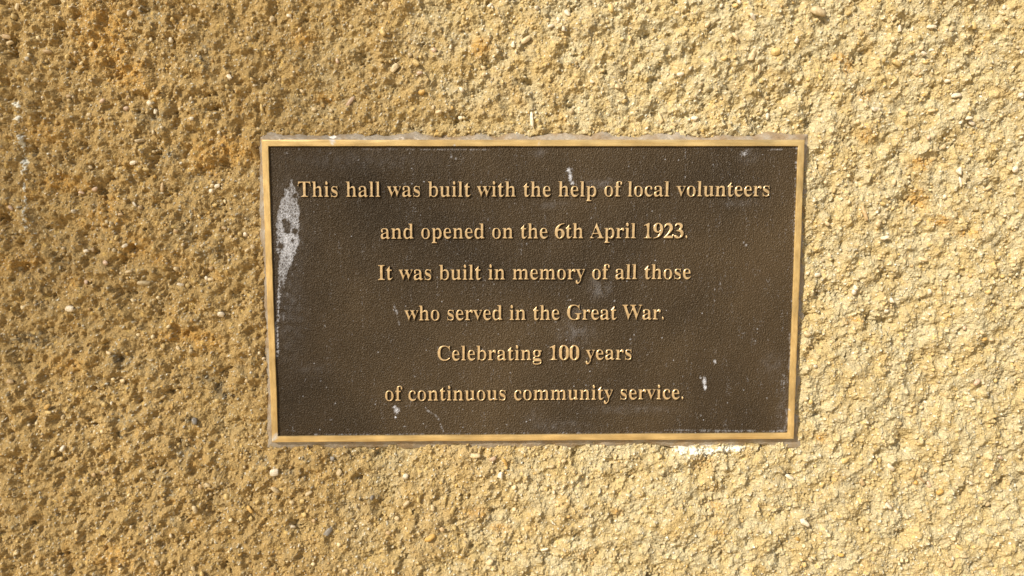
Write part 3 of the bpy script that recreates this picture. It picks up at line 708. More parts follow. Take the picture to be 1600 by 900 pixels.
for sd in 'tblr':
    V_, q_ = border_bar(sd, 60 + ord(sd))
    me = mesh_arrays('border_bar', V_, q_, True)
    cz = np.zeros(len(V_))
    for (u, v, w) in [(517, 217, 3.0), (520, 221, 3.2), (519, 225, 2), (430, 683, 4), (427, 687, 3), (432, 679, 2.5), (842, 226, 1.5), (710, 227, 1.6), (1233, 640, 1.2), (1160, 222, 1.0)]:
        bx, bz = at(u, v, 0); cz = np.maximum(cz, np.clip(1.4 - np.hypot(V_[:, 0] - bx, V_[:, 2] - bz) / (w * PX), 0, 1))
    set_float(me, 'crust', cz)
    me.polygons.foreach_set('use_smooth', np.zeros(len(me.polygons), bool)); put('border_bar', me, M_EDGE_H if sd in 'tb' else M_EDGE_V)

# ------------------------------------------------------------------ raised letters
GL = {".":[219,[[[142,111,109,111,76,111],[49,84,49,51,49,18],[76,-9,109,-9,142,-9],[169,18,169,51,169,84]]]],"A":[650,[[[55,0,-13,0,-13,9],[-13,18,-13,27,6,27],[22,33,35,45,48,57],[60,79,73,111,151,305],[229,500,307,694,316,694],[325,693,334,693,413,505],[493,317,572,129,587,93],[601,67,612,51,623,35],[639,27,660,27,660,18],[660,9,660,0,554,0],[447,0,341,0,341,9],[341,18,341,27,395,27],[422,41,422,68,422,77],[417,95,406,121,396,146],[386,172,376,197,302,197],[228,197,154,197,142,166],[129,136,117,105,115,100],[114,95,113,88,112,81],[111,75,111,72,111,42],[135,27,184,27,186,27],[188,27,190,27,190,18],[190,9,190,0,122,0]],[[200,318,169,239,233,239],[296,239,360,239,328,318],[295,396,263,475,232,396]]]],"C":[697,[[[503,-16,382,-16,315,-16],[256,-1,205,30,153,60],[112,102,83,156,54,209],[39,271,39,340,39,409],[54,470,84,523,113,576],[154,617,207,648,259,678],[319,693,386,693,431,693],[485,680,547,655,557,650],[567,648,577,648,602,648],[617,663,624,693,633,693],[641,693,650,693,650,615],[650,537,650,459,642,459],[633,459,625,459,602,521],[571,570,531,606,490,642],[445,660,395,660,274,660],[214,552,214,337,214,136],[281,35,414,35,454,35],[494,45,533,67,572,88],[607,118,638,158,647,149],[657,141,666,132,597,33]]]],"G":[756,[[[488,-15,399,-15,327,-15],[264,0,211,29,157,58],[115,100,86,153,56,206],[41,269,41,341,41,410],[56,471,86,524,115,577],[156,618,208,648,259,678],[318,693,383,693,435,693],[491,681,550,656,560,651],[569,649,577,649,588,649],[597,653,604,660,611,667],[617,678,624,693,633,693],[642,693,651,693,651,615],[651,536,651,458,642,458],[634,458,625,458,611,499],[592,534,569,564,546,594],[519,618,490,635,461,652],[430,660,398,660,277,660],[217,553,217,339,217,234],[234,155,268,101,302,46],[349,19,410,19,448,19],[474,26,489,41,503,55],[510,77,510,106,510,134],[510,162,510,190,510,221],[503,242,490,254,477,265],[450,270,410,271,410,279],[410,287,410,295,522,295],[633,295,745,295,745,287],[745,279,745,271,712,270],[691,265,680,254,669,243],[664,222,664,191,664,142],[664,92,664,43,577,4]]]],"I":[388,[[[135,0,20,0,20,9],[20,17,20,26,53,29],[77,37,91,48,105,59],[112,81,112,112,112,267],[112,421,112,576,112,607],[106,627,94,637,82,646],[57,652,20,653,20,661],[20,670,20,678,135,678],[249,678,364,678,364,670],[364,661,364,653,329,652],[305,646,292,637,278,627],[272,607,272,576,272,422],[272,269,272,115,272,94],[274,78,279,66,284,54],[293,45,307,39,320,33],[340,29,366,26,366,17],[366,9,366,0,251,0]]]],"T":[630,[[[254,0,137,0,137,9],[137,17,137,26,173,26],[198,33,212,46,225,59],[232,84,232,120,232,295],[232,470,232,645,229,645],[225,645,222,645,169,645],[128,630,97,601,66,571],[48,528,43,473,34,473],[25,473,16,473,16,541],[16,610,16,678,214,678],[413,678,611,678,611,609],[611,541,611,472,603,472],[594,472,586,472,575,587],[513,645,400,645,397,645],[395,645,392,645,392,470],[392,295,392,120,392,83],[398,58,412,45,425,32],[450,26,488,26,488,17],[488,9,488,0,371,0]]]],"W":[910,[[[264,-16,254,-16,185,184],[117,385,48,585,40,608],[32,625,23,636,14,647],[-2,652,-23,653,-23,661],[-23,670,-23,678,74,678],[172,678,269,678,269,670],[269,661,269,653,248,652],[232,649,223,643,214,637],[209,626,209,611,209,597],[213,578,220,555,257,446],[295,337,332,228,371,327],[409,426,448,525,441,548],[433,571,426,594,419,617],[409,632,398,640,387,647],[368,651,341,653,341,661],[341,670,341,678,445,678],[550,678,654,678,654,670],[654,661,654,653,608,653],[585,640,585,613,585,605],[588,592,594,575,631,466],[669,356,706,247,739,348],[772,449,805,550,813,574],[817,592,817,605,817,622],[812,634,801,641,790,648],[773,652,749,653,749,661],[749,670,749,678,809,678],[869,678,929,678,929,670],[929,661,929,653,910,650],[895,641,885,627,875,613],[865,592,856,565,792,371],[728,178,664,-16,655,-16],[646,-16,637,-16,581,143],[526,301,470,460,408,301],[345,143,283,-16,273,-16]]]],"a":[512,[[[420,-15,379,-15,329,-15],[302,7,298,52,253,9],[201,-13,142,-13,107,-13],[80,-3,60,17,40,37],[30,63,30,94,30,138],[51,174,95,203,138,231],[205,258,296,283,296,308],[296,334,296,359,296,387],[290,408,278,421,266,434],[247,440,220,440,177,440],[155,429,155,408,155,404],[160,395,169,382,178,369],[183,356,183,344,183,326],[176,312,164,301,151,289],[134,284,115,284,94,284],[78,290,67,303,55,315],[49,331,49,352,49,375],[57,396,73,415,90,433],[112,447,141,458,170,469],[203,474,241,474,312,474],[363,461,392,435,421,409],[436,368,436,313,436,240],[436,166,436,93,436,76],[437,64,439,59,441,54],[446,51,453,51,460,51],[468,55,477,62,481,55],[486,48,490,41,457,4]],[[192,50,225,50,234,50],[246,54,259,61,272,68],[285,79,296,94,296,147],[296,199,296,252,216,233],[176,191,176,125,176,75]]]],"b":[537,[[[69,-17,64,-17,64,181],[64,380,64,578,64,609],[61,629,55,638,48,647],[34,652,12,654,12,662],[12,670,12,678,77,678],[141,678,206,678,206,590],[206,503,206,415,239,454],[280,474,329,474,364,474],[396,464,423,445,449,426],[471,399,486,365,501,331],[509,292,509,247,509,196],[500,151,481,112,462,73],[435,42,402,19,368,-4],[329,-15,286,-15,241,-15],[198,4,156,42,130,22],[105,3,79,-17,74,-17]],[[228,21,272,21,307,21],[332,38,345,73,358,109],[365,164,365,238,365,299],[358,345,344,374,330,403],[307,417,274,417,259,417],[244,412,231,402,218,391],[209,377,206,360,206,274],[206,188,206,102,206,48]]]],"c":[437,[[[310,-15,232,-15,194,-15],[160,-5,129,16,98,37],[74,65,56,101,38,137],[29,178,29,223,29,272],[39,315,60,353,80,390],[107,420,143,442,178,464],[217,475,260,475,308,475],[346,465,373,444,400,423],[413,397,413,365,413,346],[407,332,397,321,386,310],[371,304,352,304,312,304],[292,327,292,373,292,378],[292,384,293,389,294,394],[294,399,294,404,294,429],[280,442,252,442,195,442],[167,388,167,279,167,206],[179,151,204,114,229,76],[262,57,304,57,339,57],[373,74,404,107,411,101],[417,96,424,90,374,20]]]],"d":[551,[[[263,-15,208,-15,173,-15],[142,-5,116,16,89,36],[67,64,52,99,37,134],[29,174,29,219,29,270],[37,315,54,354,70,392],[92,422,121,443,150,464],[182,474,217,474,264,474],[302,455,332,417,332,477],[332,537,332,597,332,618],[327,632,316,641,305,649],[287,653,262,654,262,662],[262,670,262,678,333,678],[404,678,475,678,475,489],[475,301,475,112,475,87],[478,70,484,61,489,51],[503,44,526,41,526,33],[526,24,526,16,473,16],[408,6,332,-15,332,9],[332,34,332,58,304,9]],[[226,42,255,42,270,42],[286,49,301,62,316,75],[326,92,332,113,332,195],[332,278,332,360,329,377],[321,391,307,402,293,413],[277,418,259,418,228,418],[206,403,194,372,181,341],[175,293,175,228,175,165],[181,118,193,87,205,57]]]],"e":[448,[[[310,-15,229,-15,190,-15],[156,-5,126,16,96,36],[72,65,55,102,38,139],[29,183,29,234,29,281],[38,322,56,358,74,394],[99,422,130,443,161,464],[195,474,234,474,291,474],[337,455,371,417,404,379],[421,326,421,258,421,254],[421,251,421,247,339,247],[256,247,174,247,175,124],[216,63,297,63,336,63],[371,85,402,128,409,121],[417,115,424,108,375,26]],[[173,292,173,286,215,286],[258,286,300,286,300,297],[300,309,300,320,300,362],[296,393,288,413,279,432],[263,442,240,442,195,442],[173,396,173,303,173,297]]]],"f":[318,[[[114,0,22,0,22,8],[22,16,22,24,39,25],[52,28,59,33,66,37],[71,43,74,52,77,59],[78,78,78,109,78,210],[78,311,78,412,60,412],[42,412,24,412,24,429],[24,445,24,462,42,462],[60,462,78,462,78,483],[78,505,78,526,78,579],[94,620,126,649,158,678],[202,692,259,692,301,692],[334,683,357,664,380,645],[392,622,392,595,392,574],[386,557,375,546,364,535],[350,529,334,529,316,529],[302,534,291,544,280,553],[275,566,275,582,275,595],[279,610,287,626,288,628],[290,631,292,635,293,639],[294,642,294,644,294,655],[285,660,268,660,247,660],[234,653,229,640,223,627],[220,607,220,581,220,541],[220,502,220,462,248,462],[275,462,303,462,303,445],[303,429,303,412,275,412],[248,412,220,412,220,307],[220,202,220,97,220,67],[225,47,235,38,245,29],[266,24,297,24,297,16],[297,8,297,0,205,0]]]],"g":[487,[[[300,-209,217,-209,152,-209],[104,-200,71,-181,38,-162],[21,-138,21,-111,21,-78],[48,-54,102,-38,57,-17],[35,11,35,45,35,70],[44,91,63,110,82,129],[111,147,152,164,73,193],[33,244,33,316,33,347],[42,375,59,399,76,422],[100,441,131,454,161,467],[195,474,234,474,273,474],[311,467,347,453,389,453],[430,453,472,453,472,435],[472,417,472,399,448,399],[423,399,399,399,422,370],[434,338,434,303,434,274],[426,248,411,225,396,202],[375,185,348,172,321,159],[291,153,256,153,249,153],[241,153,234,154,226,155],[218,155,211,155,194,155],[179,150,168,141,156,131],[150,119,150,106,150,84],[170,73,210,73,227,73],[244,73,261,73,314,73],[355,69,386,60,416,51],[438,38,451,19,464,0],[470,-24,470,-55,470,-103],[449,-141,406,-168,363,-195]],[[211,185,234,185,258,185],[275,196,284,217,293,238],[297,271,297,314,297,358],[293,390,284,411,275,432],[258,442,234,442,211,442],[194,432,185,411,175,390],[170,358,170,314,170,271],[175,238,185,217,194,196]],[[194,-173,239,-173,341,-173],[392,-148,392,-98,392,-81],[385,-69,371,-62,357,-54],[335,-51,305,-51,251,-51],[198,-51,144,-51,121,-66],[109,-85,109,-108,109,-125],[120,-141,141,-154,162,-167]]]],"h":[567,[[[107,0,27,0,27,8],[27,16,27,24,46,25],[60,29,67,38,74,47],[78,62,78,83,78,253],[78,424,78,594,78,615],[75,630,68,639,61,648],[48,654,28,655,28,663],[28,670,28,678,92,678],[156,678,220,678,220,584],[220,491,220,397,257,448],[305,474,362,474,449,474],[492,421,492,315,492,238],[492,160,492,83,492,62],[495,48,502,39,509,30],[522,25,541,24,541,16],[541,8,541,0,461,0],[381,0,301,0,301,8],[301,16,301,24,303,24],[306,24,308,24,336,24],[350,44,350,83,350,163],[350,243,350,323,350,350],[347,371,341,384,335,397],[322,404,302,404,271,404],[243,386,220,350,220,261],[220,172,220,83,220,62],[223,47,230,39,236,30],[249,25,268,24,268,16],[268,8,268,0,188,0]]]],"i":[295,[[[171,539,150,539,129,539],[111,546,97,561,82,575],[75,593,75,614,75,635],[82,653,97,668,111,683],[129,690,150,690,171,690],[189,683,204,668,218,653],[225,635,225,614,225,593],[218,575,203,561,188,546]],[[107,0,27,0,27,8],[27,16,27,24,47,25],[61,30,68,38,75,46],[78,61,78,83,78,180],[78,278,78,375,78,400],[75,416,70,424,64,432],[51,436,30,437,30,445],[31,454,31,462,94,462],[158,462,221,462,221,336],[221,209,221,83,221,62],[224,48,230,39,236,30],[249,25,268,24,268,16],[268,8,268,0,188,0]]]],"l":[297,[[[107,0,27,0,27,8],[27,16,27,24,47,25],[61,30,68,38,75,46],[78,61,78,83,78,253],[78,422,78,592,78,614],[75,630,70,639,65,648],[51,653,30,654,30,662],[30,670,30,678,94,678],[157,678,221,678,221,480],[221,281,221,83,221,62],[224,48,230,39,236,30],[249,25,268,24,268,16],[268,8,268,0,188,0]]]],"m":[825,[[[106,0,27,0,27,8],[27,16,27,24,46,25],[60,29,67,38,74,47],[78,62,78,83,78,181],[78,279,78,377,78,398],[75,413,68,423,61,432],[48,437,28,438,28,446],[28,454,28,462,91,462],[155,462,218,462,218,439],[218,417,218,394,256,447],[301,474,353,474,421,474],[462,446,477,389,516,446],[564,474,622,474,707,474],[750,421,750,315,750,238],[750,160,750,83,750,62],[753,48,760,39,766,30],[779,25,798,24,798,16],[798,8,798,0,719,0],[641,0,562,0,562,8],[562,16,562,24,581,25],[593,30,600,39,607,48],[610,63,610,83,610,163],[610,243,610,323,610,350],[607,371,601,384,595,397],[582,404,562,404,533,404],[506,387,483,353,483,263],[483,173,483,83,483,63],[486,48,493,39,499,30],[511,25,530,24,530,16],[530,8,530,0,452,0],[375,0,297,0,297,8],[297,16,297,24,316,25],[328,30,335,39,342,48],[345,63,345,83,345,163],[345,243,345,323,345,350],[342,370,336,384,330,397],[317,404,297,404,266,404],[239,386,218,350,218,261],[218,172,218,83,218,63],[221,48,227,40,233,31],[245,25,264,24,264,16],[264,8,264,0,185,0]]]],"n":[567,[[[107,0,27,0,27,8],[27,16,27,24,46,25],[60,29,67,38,74,47],[78,62,78,83,78,181],[78,279,78,377,78,398],[75,413,68,423,61,432],[48,437,28,438,28,446],[28,454,28,462,92,462],[156,462,220,462,220,441],[220,419,220,398,257,449],[304,474,362,474,449,474],[492,421,492,315,492,238],[492,160,492,83,492,62],[495,48,502,39,509,30],[522,25,541,24,541,16],[541,8,541,0,461,0],[381,0,301,0,301,8],[301,16,301,24,303,24],[306,24,308,24,336,24],[350,44,350,83,350,163],[350,243,350,323,350,350],[347,371,341,384,335,397],[322,404,302,404,271,404],[243,386,220,350,220,261],[220,172,220,83,220,62],[223,47,230,39,236,30],[249,25,268,24,268,16],[268,8,268,0,188,0]]]],"o":[501,[[[294,-15,251,-15,207,-15],[168,-4,135,17,101,38],[75,67,56,105,37,142],[28,183,28,229,28,276],[37,319,56,356,75,393],[101,422,135,443,168,464],[207,474,250,474,293,474],[332,464,365,443,398,422],[425,394,444,357,463,320],[472,278,472,229,472,181],[463,139,444,102,425,65],[398,37,366,16,333,-5]],[[223,17,251,17,279,17],[299,31,311,58,317,71],[321,92,324,121,326,150],[327,186,327,229,327,317],[321,375,309,403,297,431],[278,445,251,445,222,445],[202,431,191,403,180,374],[174,317,174,230,174,187],[175,151,178,122,181,93],[185,71,191,58,203,31]]]],"p":[553,[[[115,-207,26,-207,26,-199],[26,-192,26,-184,41,-183],[53,-180,60,-175,67,-169],[73,-161,75,-150,77,-140],[78,-122,78,-95,78,57],[78,210,78,362,78,393],[75,413,69,422,63,431],[50,436,29,439,29,447],[29,454,29,462,90,462],[152,462,213,462,213,438],[213,415,213,391,243,447],[286,475,343,475,378,475],[409,465,436,444,463,423],[484,395,499,360,514,324],[521,283,521,238,521,189],[513,146,498,108,483,69],[461,39,434,18,406,-4],[374,-15,338,-15,289,-15],[250,6,220,48,220,3],[220,-41,220,-86,220,-113],[222,-133,226,-147,230,-161],[238,-170,249,-175,259,-180],[275,-182,294,-183,294,-191],[294,-199,294,-207,205,-207]],[[259,42,291,42,322,42],[343,57,356,88,369,120],[376,167,376,230,376,291],[370,337,359,369,348,399],[327,414,296,414,265,414],[240,393,220,350,220,267],[220,185,220,102,235,62]]]],"r":[428,[[[116,0,27,0,27,8],[27,16,27,24,47,25],[61,30,68,38,75,46],[78,61,78,83,78,180],[78,278,78,375,78,400],[75,417,69,425,63,432],[50,436,30,437,30,445],[31,454,31,462,93,462],[155,462,217,462,217,433],[217,404,217,375,234,407],[255,431,279,449,302,466],[325,474,347,474,375,474],[396,467,410,453,424,438],[431,419,431,396,431,377],[425,361,414,349,403,337],[388,331,369,331,352,331],[339,335,331,344,322,352],[315,362,308,372,301,382],[292,387,281,387,267,387],[254,378,241,360,228,341],[222,317,222,286,222,218],[222,151,222,83,222,60],[227,45,237,38,246,30],[265,25,294,24,294,16],[294,8,294,0,205,0]]]],"s":[429,[[[272,-15,225,-15,198,-15],[166,-7,129,9,123,12],[116,13,109,13,93,13],[82,4,76,-13,68,-13],[61,-13,53,-13,53,44],[53,100,53,157,62,157],[70,157,79,157,88,115],[105,82,129,58,153,34],[180,22,209,22,234,22],[253,28,266,40,279,51],[286,67,286,87,286,115],[268,138,232,156,208,168],[183,181,159,193,124,210],[98,230,81,252,64,274],[55,299,55,328,55,370],[69,405,97,433,124,461],[162,475,210,475,221,475],[233,474,247,471,261,468],[277,463,296,458,299,457],[303,457,307,456,311,455],[314,454,317,454,328,454],[337,461,343,475,350,475],[356,475,363,475,363,427],[363,378,363,330,355,330],[348,330,340,330,329,366],[314,394,293,413,272,432],[248,441,222,441,201,441],[184,436,173,426,162,415],[156,402,156,386,156,370],[161,357,172,346,182,335],[197,325,218,315,240,304],[263,293,285,282,319,265],[344,247,360,226,375,205],[383,176,383,141,383,93],[369,55,340,27,310,-1]]]],"t":[340,[[[251,-14,184,-14,144,-14],[115,-4,98,16,81,35],[72,65,72,106,72,209],[72,312,72,415,58,415],[44,415,30,415,30,425],[30,436,30,446,70,484],[104,519,131,550,158,581],[179,608,192,631,200,631],[207,631,215,631,215,575],[215,518,215,462,246,462],[278,462,309,462,309,446],[309,431,309,415,278,415],[246,415,215,415,215,317],[215,220,215,122,215,101],[218,86,223,76,228,65],[237,60,250,60,273,60],[292,77,307,111,315,107],[323,102,331,98,300,23]]]],"u":[558,[[[224,-15,195,-15,149,-15],[116,-1,97,26,78,52],[68,92,68,144,68,219],[68,294,68,369,68,392],[65,410,59,421,52,431],[38,437,17,438,17,446],[17,454,17,462,82,462],[146,462,211,462,211,345],[211,227,211,110,211,93],[216,79,225,69,234,58],[246,53,263,53,294,53],[319,68,340,98,340,188],[340,279,340,369,340,394],[336,412,329,422,322,432],[306,437,282,438,282,446],[282,454,282,462,349,462],[415,462,482,462,482,343],[482,223,482,104,482,81],[486,66,493,58,500,50],[515,45,536,44,536,36],[536,27,536,19,481,19],[416,8,340,-15,340,10],[340,35,340,60,323,37],[302,18,277,5,252,-8]]]],"v":[456,[[[221,-15,212,-15,160,113],[109,241,57,369,48,390],[40,407,33,419,26,430],[13,436,-4,437,-4,445],[-4,454,-4,462,79,462],[161,462,244,462,244,454],[244,446,244,438,240,438],[236,438,232,438,205,438],[192,429,192,411,192,407],[193,403,194,399,221,327],[248,254,275,182,300,247],[326,311,351,376,356,390],[359,400,359,405,359,427],[340,438,303,438,303,446],[303,454,303,462,353,462],[404,462,454,462,454,454],[454,447,454,439,435,435],[422,427,414,415,405,403],[396,385,387,362,337,236],[288,111,238,-15,229,-15]]]],"w":[647,[[[191,-15,182,-15,130,121],[77,258,25,394,20,407],[15,417,9,424,3,431],[-5,435,-16,437,-16,445],[-16,454,-16,462,58,462],[132,462,206,462,206,454],[206,445,206,437,193,436],[183,434,178,431,173,427],[170,420,170,411,170,406],[171,401,172,396,173,390],[175,383,178,376,201,314],[225,251,248,189,270,243],[292,296,314,350,309,365],[304,381,299,396,294,413],[288,424,282,430,277,435],[266,438,250,439,250,447],[250,454,250,462,327,462],[404,462,481,462,481,454],[481,445,481,437,454,436],[440,427,440,411,440,408],[440,405,441,401,442,396],[442,393,443,390,462,330],[481,270,500,210,523,267],[546,324,569,381,574,392],[576,402,576,410,576,419],[573,426,566,430,558,434],[547,437,530,439,530,447],[530,454,530,462,574,462],[619,462,663,462,663,454],[663,447,663,439,649,438],[639,433,633,424,626,414],[620,401,613,384,560,251],[506,118,453,-15,445,-15],[438,-15,430,-15,397,88],[365,190,332,293,291,190],[249,88,208,-15,199,-15]]]],"y":[447,[[[103,-209,78,-209,53,-209],[32,-201,15,-186,-2,-171],[-10,-150,-10,-125,-10,-108],[-4,-92,7,-79,18,-66],[34,-59,53,-59,70,-59],[84,-64,95,-73,106,-83],[111,-96,111,-113,111,-116],[111,-118,111,-121,110,-124],[110,-127,110,-130,110,-141],[116,-147,128,-147,139,-147],[153,-135,170,-110,179,-97],[186,-83,193,-66,199,-49],[204,-30,209,-7,157,120],[106,246,54,373,48,388],[42,401,37,410,31,419],[26,425,23,428,17,434],[8,437,-5,437,-6,437],[-6,437,-7,437,-7,445],[-7,454,-7,462,76,462],[158,462,241,462,241,454],[241,445,241,437,222,436],[209,434,202,431,195,428],[191,420,191,409,191,406],[192,402,193,397,194,392],[196,387,198,382,224,314],[250,245,276,177,298,238],[321,298,343,359,347,370],[350,379,352,387,353,395],[354,402,354,408,354,419],[350,427,342,431,333,435],[320,437,302,437,302,445],[302,454,302,462,350,462],[398,462,446,462,446,454],[446,445,446,437,432,437],[421,431,413,418,404,405],[395,386,386,361,338,229],[289,96,241,-36,224,-82],[208,-118,193,-143,177,-168],[160,-185,142,-195,124,-204]]]]," ":[278,[]]}
DIG = {
 '1': [[(75, 0, 1), (425, 0, 1), (425, 24, 1), (350, 34, 0), (325, 95, 0), (325, 690, 1), (305, 690, 1), (72, 588, 1), (82, 566, 1), (160, 588, 0), (198, 545, 0), (198, 95, 0), (170, 34, 0), (75, 24, 1)]],
 '0': [[(250, 690, 0), (425, 600, 0), (476, 338, 0), (425, 76, 0), (250, -14, 0), (75, 76, 0), (24, 338, 0), (75, 600, 0)],
       [(250, 655, 0), (320, 590, 0), (342, 338, 0), (320, 86, 0), (250, 21, 0), (180, 86, 0), (158, 338, 0), (180, 590, 0)]],
 '2': [[(22, 0, 1), (432, 0, 1), (478, 165, 1), (452, 165, 1), (405, 112, 0), (330, 106, 1), (165, 106, 1), (330, 270, 0), (425, 400, 0), (432, 500, 0), (365, 640, 0), (240, 690, 0), (110, 640, 0), (38, 490, 1), (60, 482, 1), (115, 570, 0), (190, 598, 0), (275, 560, 0), (300, 460, 0), (250, 300, 0), (130, 130, 0), (22, 24, 1)]],
 '3': [[(52, 548, 1), (110, 645, 0), (235, 690, 0), (365, 645, 0), (408, 550, 0), (380, 460, 0), (312, 402, 1), (410, 340, 0), (450, 225, 0), (395, 75, 0), (190, -14, 0), (75, 5, 0), (28, 65, 0), (50, 115, 0), (95, 128, 0), (155, 100, 0), (225, 45, 0), (300, 75, 0), (326, 170, 0), (280, 275, 0), (132, 322, 1), (132, 346, 1), (245, 400, 0), (286, 500, 0), (260, 580, 0), (190, 612, 0), (130, 595, 0), (74, 538, 1)]],
 '6': [[(470, 690, 1), (270, 640, 0), (105, 500, 0), (28, 270, 0), (85, 75, 0), (250, -14, 0), (415, 65, 0), (476, 215, 0), (425, 365, 0), (300, 428, 0), (230, 415, 0), (172, 382, 1), (215, 510, 0), (320, 620, 0), (472, 668, 1)],
       [(255, 372, 0), (322, 320, 0), (340, 190, 0), (315, 60, 0), (255, 18, 0), (190, 70, 0), (162, 220, 0), (170, 330, 0)]],
}
DIG['9'] = [[(500 - x, 676 - y, c) for (x, y, c) in sp] for sp in DIG['6']]
TSIZE = 0.0163                                               # em size in metres
L_FACE = 0.0001                                              # letter faces stand just behind the border face
def spline_points(pts, free):
    """closed bezier spline -> polygon; free: [hlx, hly, x, y, hrx, hry], else (x, y, corner) with automatic tangents"""
    n = len(pts); P_ = []
    if free:
        B = [tuple(np.array(h, float).reshape(3, 2)) for h in pts]
    else:
        B = []
        for k in range(n):
            p0 = np.array(pts[k - 1][:2], float); p = np.array(pts[k][:2], float); p1 = np.array(pts[(k + 1) % n][:2], float)
            if pts[k][2]: B.append((p + (p0 - p) / 3, p, p + (p1 - p) / 3))
            else:
                t = (p1 - p) / np.linalg.norm(p1 - p) + (p - p0) / np.linalg.norm(p - p0); t /= np.linalg.norm(t)
                B.append((p - t * np.linalg.norm(p - p0) * .36, p, p + t * np.linalg.norm(p1 - p) * .36))
    for k in range(n):
        a, b, c, d = B[k][1], B[k][2], B[(k + 1) % n][0], B[(k + 1) % n][1]
        ln = np.linalg.norm(d - a); m_ = 5 if ln > 60 else 3
        if np.linalg.norm(np.cross(b - a, d - a)) + np.linalg.norm(np.cross(c - a, d - a)) < 40 * 1: m_ = 1
        for t in np.arange(m_) / m_:
            P_.append(a * (1 - t) ** 3 + 3 * b * t * (1 - t) ** 2 + 3 * c * t * t * (1 - t) + d * t ** 3)
    out = [P_[0]]
    for p in P_[1:]:
        if np.linalg.norm(p - out[-1]) > 3: out.append(p)
    if np.linalg.norm(out[0] - out[-1]) < 3: out.pop()
    return np.array(out) / 1000.0
def ring_normals(P_, hole):
    a = np.roll(P_, 1, 0); b = np.roll(P_, -1, 0)
    area = 0.5 * np.sum(P_[:, 0] * b[:, 1] - b[:, 0] * P_[:, 1])
    e0 = P_ - a; e1 = b - P_
    e0 /= np.linalg.norm(e0, axis=1)[:, None]; e1 /= np.linalg.norm(e1, axis=1)[:, None]
    n0 = np.stack([e0[:, 1], -e0[:, 0]], 1); n1 = np.stack([e1[:, 1], -e1[:, 0]], 1)
    nn = n0 + n1; l = np.linalg.norm(nn, axis=1)[:, None]; nn = nn / np.maximum(l, .3)
    sgn = 1 if area > 0 else -1
    return nn * (sgn if not hole else -sgn), area                 # pointing away from the metal
def in_poly(p, polys):
    c = False
    for P_ in polys:
        x, y = P_[:, 0], P_[:, 1]; x2, y2 = np.roll(x, -1), np.roll(y, -1)
        m_ = ((y > p[1]) != (y2 > p[1])) & (p[0] < (x2 - x) * (p[1] - y) / (y2 - y + 1e-12) + x)
        c ^= bool(m_.sum() % 2)
    return c
from mathutils.geometry import delaunay_2d_cdt
letter_cache = {}
DEPTH_EM = 0.115
def letter_mesh(ch):
    if ch in letter_cache: return letter_cache[ch]
    if ch in DIG: polys = [spline_points(sp, False) for sp in DIG[ch]]; adv = .5; ox, oy = 0.002, 0.006
    else: polys = [spline_points(sp, True) for sp in GL[ch][1]]; adv = GL[ch][0] / 1000; ox, oy = -0.022, 0.006
    ars = [abs(0.5 * np.sum(P_[:, 0] * np.roll(P_[:, 1], -1) - np.roll(P_[:, 0], -1) * P_[:, 1])) for P_ in polys]
    V, F, caps = [], [], []
    for k, P_ in enumerate(polys):
        hole = any(kk != k and ars[kk] > ars[k] and in_poly(P_[0], [polys[kk]]) for kk in range(len(polys)))
        nn, area = ring_normals(P_, hole)
        side_ = P_ + nn * np.array([ox, oy])
        cap = side_ - nn * 0.013; mid_ = side_ - nn * 0.004
        foot = side_ + nn * 0.010
        n_ = len(P_); b0 = len(V)
        for ring_, d_ in ((cap, 0.0), (mid_, 0.006), (side_, 0.020), (foot, DEPTH_EM)):
            V += [(x, d_, z) for x, z in ring_]
        for r_ in range(3):
            for i in range(n_):
                j = (i + 1) % n_
                F.append((b0 + r_ * n_ + i, b0 + r_ * n_ + j, b0 + (r_ + 1) * n_ + j, b0 + (r_ + 1) * n_ + i))
        caps.append(cap)
    vs = [Vector(p) for c in caps for p in c]; es = []; b0 = 0
    for c in caps:
        es += [(b0 + i, b0 + (i + 1) % len(c)) for i in range(len(c))]; b0 += len(c)
    ov, oe, of, *_ = delaunay_2d_cdt(vs, es, [], 0, 1e-6)
    b0 = len(V); V += [(p.x, 0.0, p.y) for p in ov]
    for f in of:
        cpt = sum((ov[i] for i in f), Vector((0, 0))) / len(f)
        if in_poly((cpt.x, cpt.y), caps): F.append(tuple(b0 + i for i in f))
    V = np.array(V); V[:, 0] *= XS; x_lo, x_hi = V[:, 0].min(), V[:, 0].max()
    me = bpy.data.meshes.new('letter'); me.from_pydata([tuple(v) for v in V * TSIZE], [], F); me.update()
    me.materials.append(M_LETTER); me.materials.append(M_SIDE)
    me.polygons.foreach_set('material_index', np.array([1 if (len(f) == 4 and V[f[2]][1] > .1) else 0 for f in F], np.int32))
    letter_cache[ch] = (me, adv * XS, float(x_lo), float(x_hi))
    return letter_cache[ch]
XS = 0.985
LINES = [("This hall was built with the help of local volunteers", 465.5, 1202.5, 307.0),
         ("and opened on the 6th April 1923.", 594.5, 1074.5, 372.4),
         ("It was built in memory of all those", 590.5, 1079.5, 436.6),
         ("who served in the Great War.", 632, 1037.5, 499.8),
         ("Celebrating 100 years", 683.5, 987, 562.6),
         ("of continuous community service.", 601.5, 1068, 625.0)]
rl = random.Random(9)
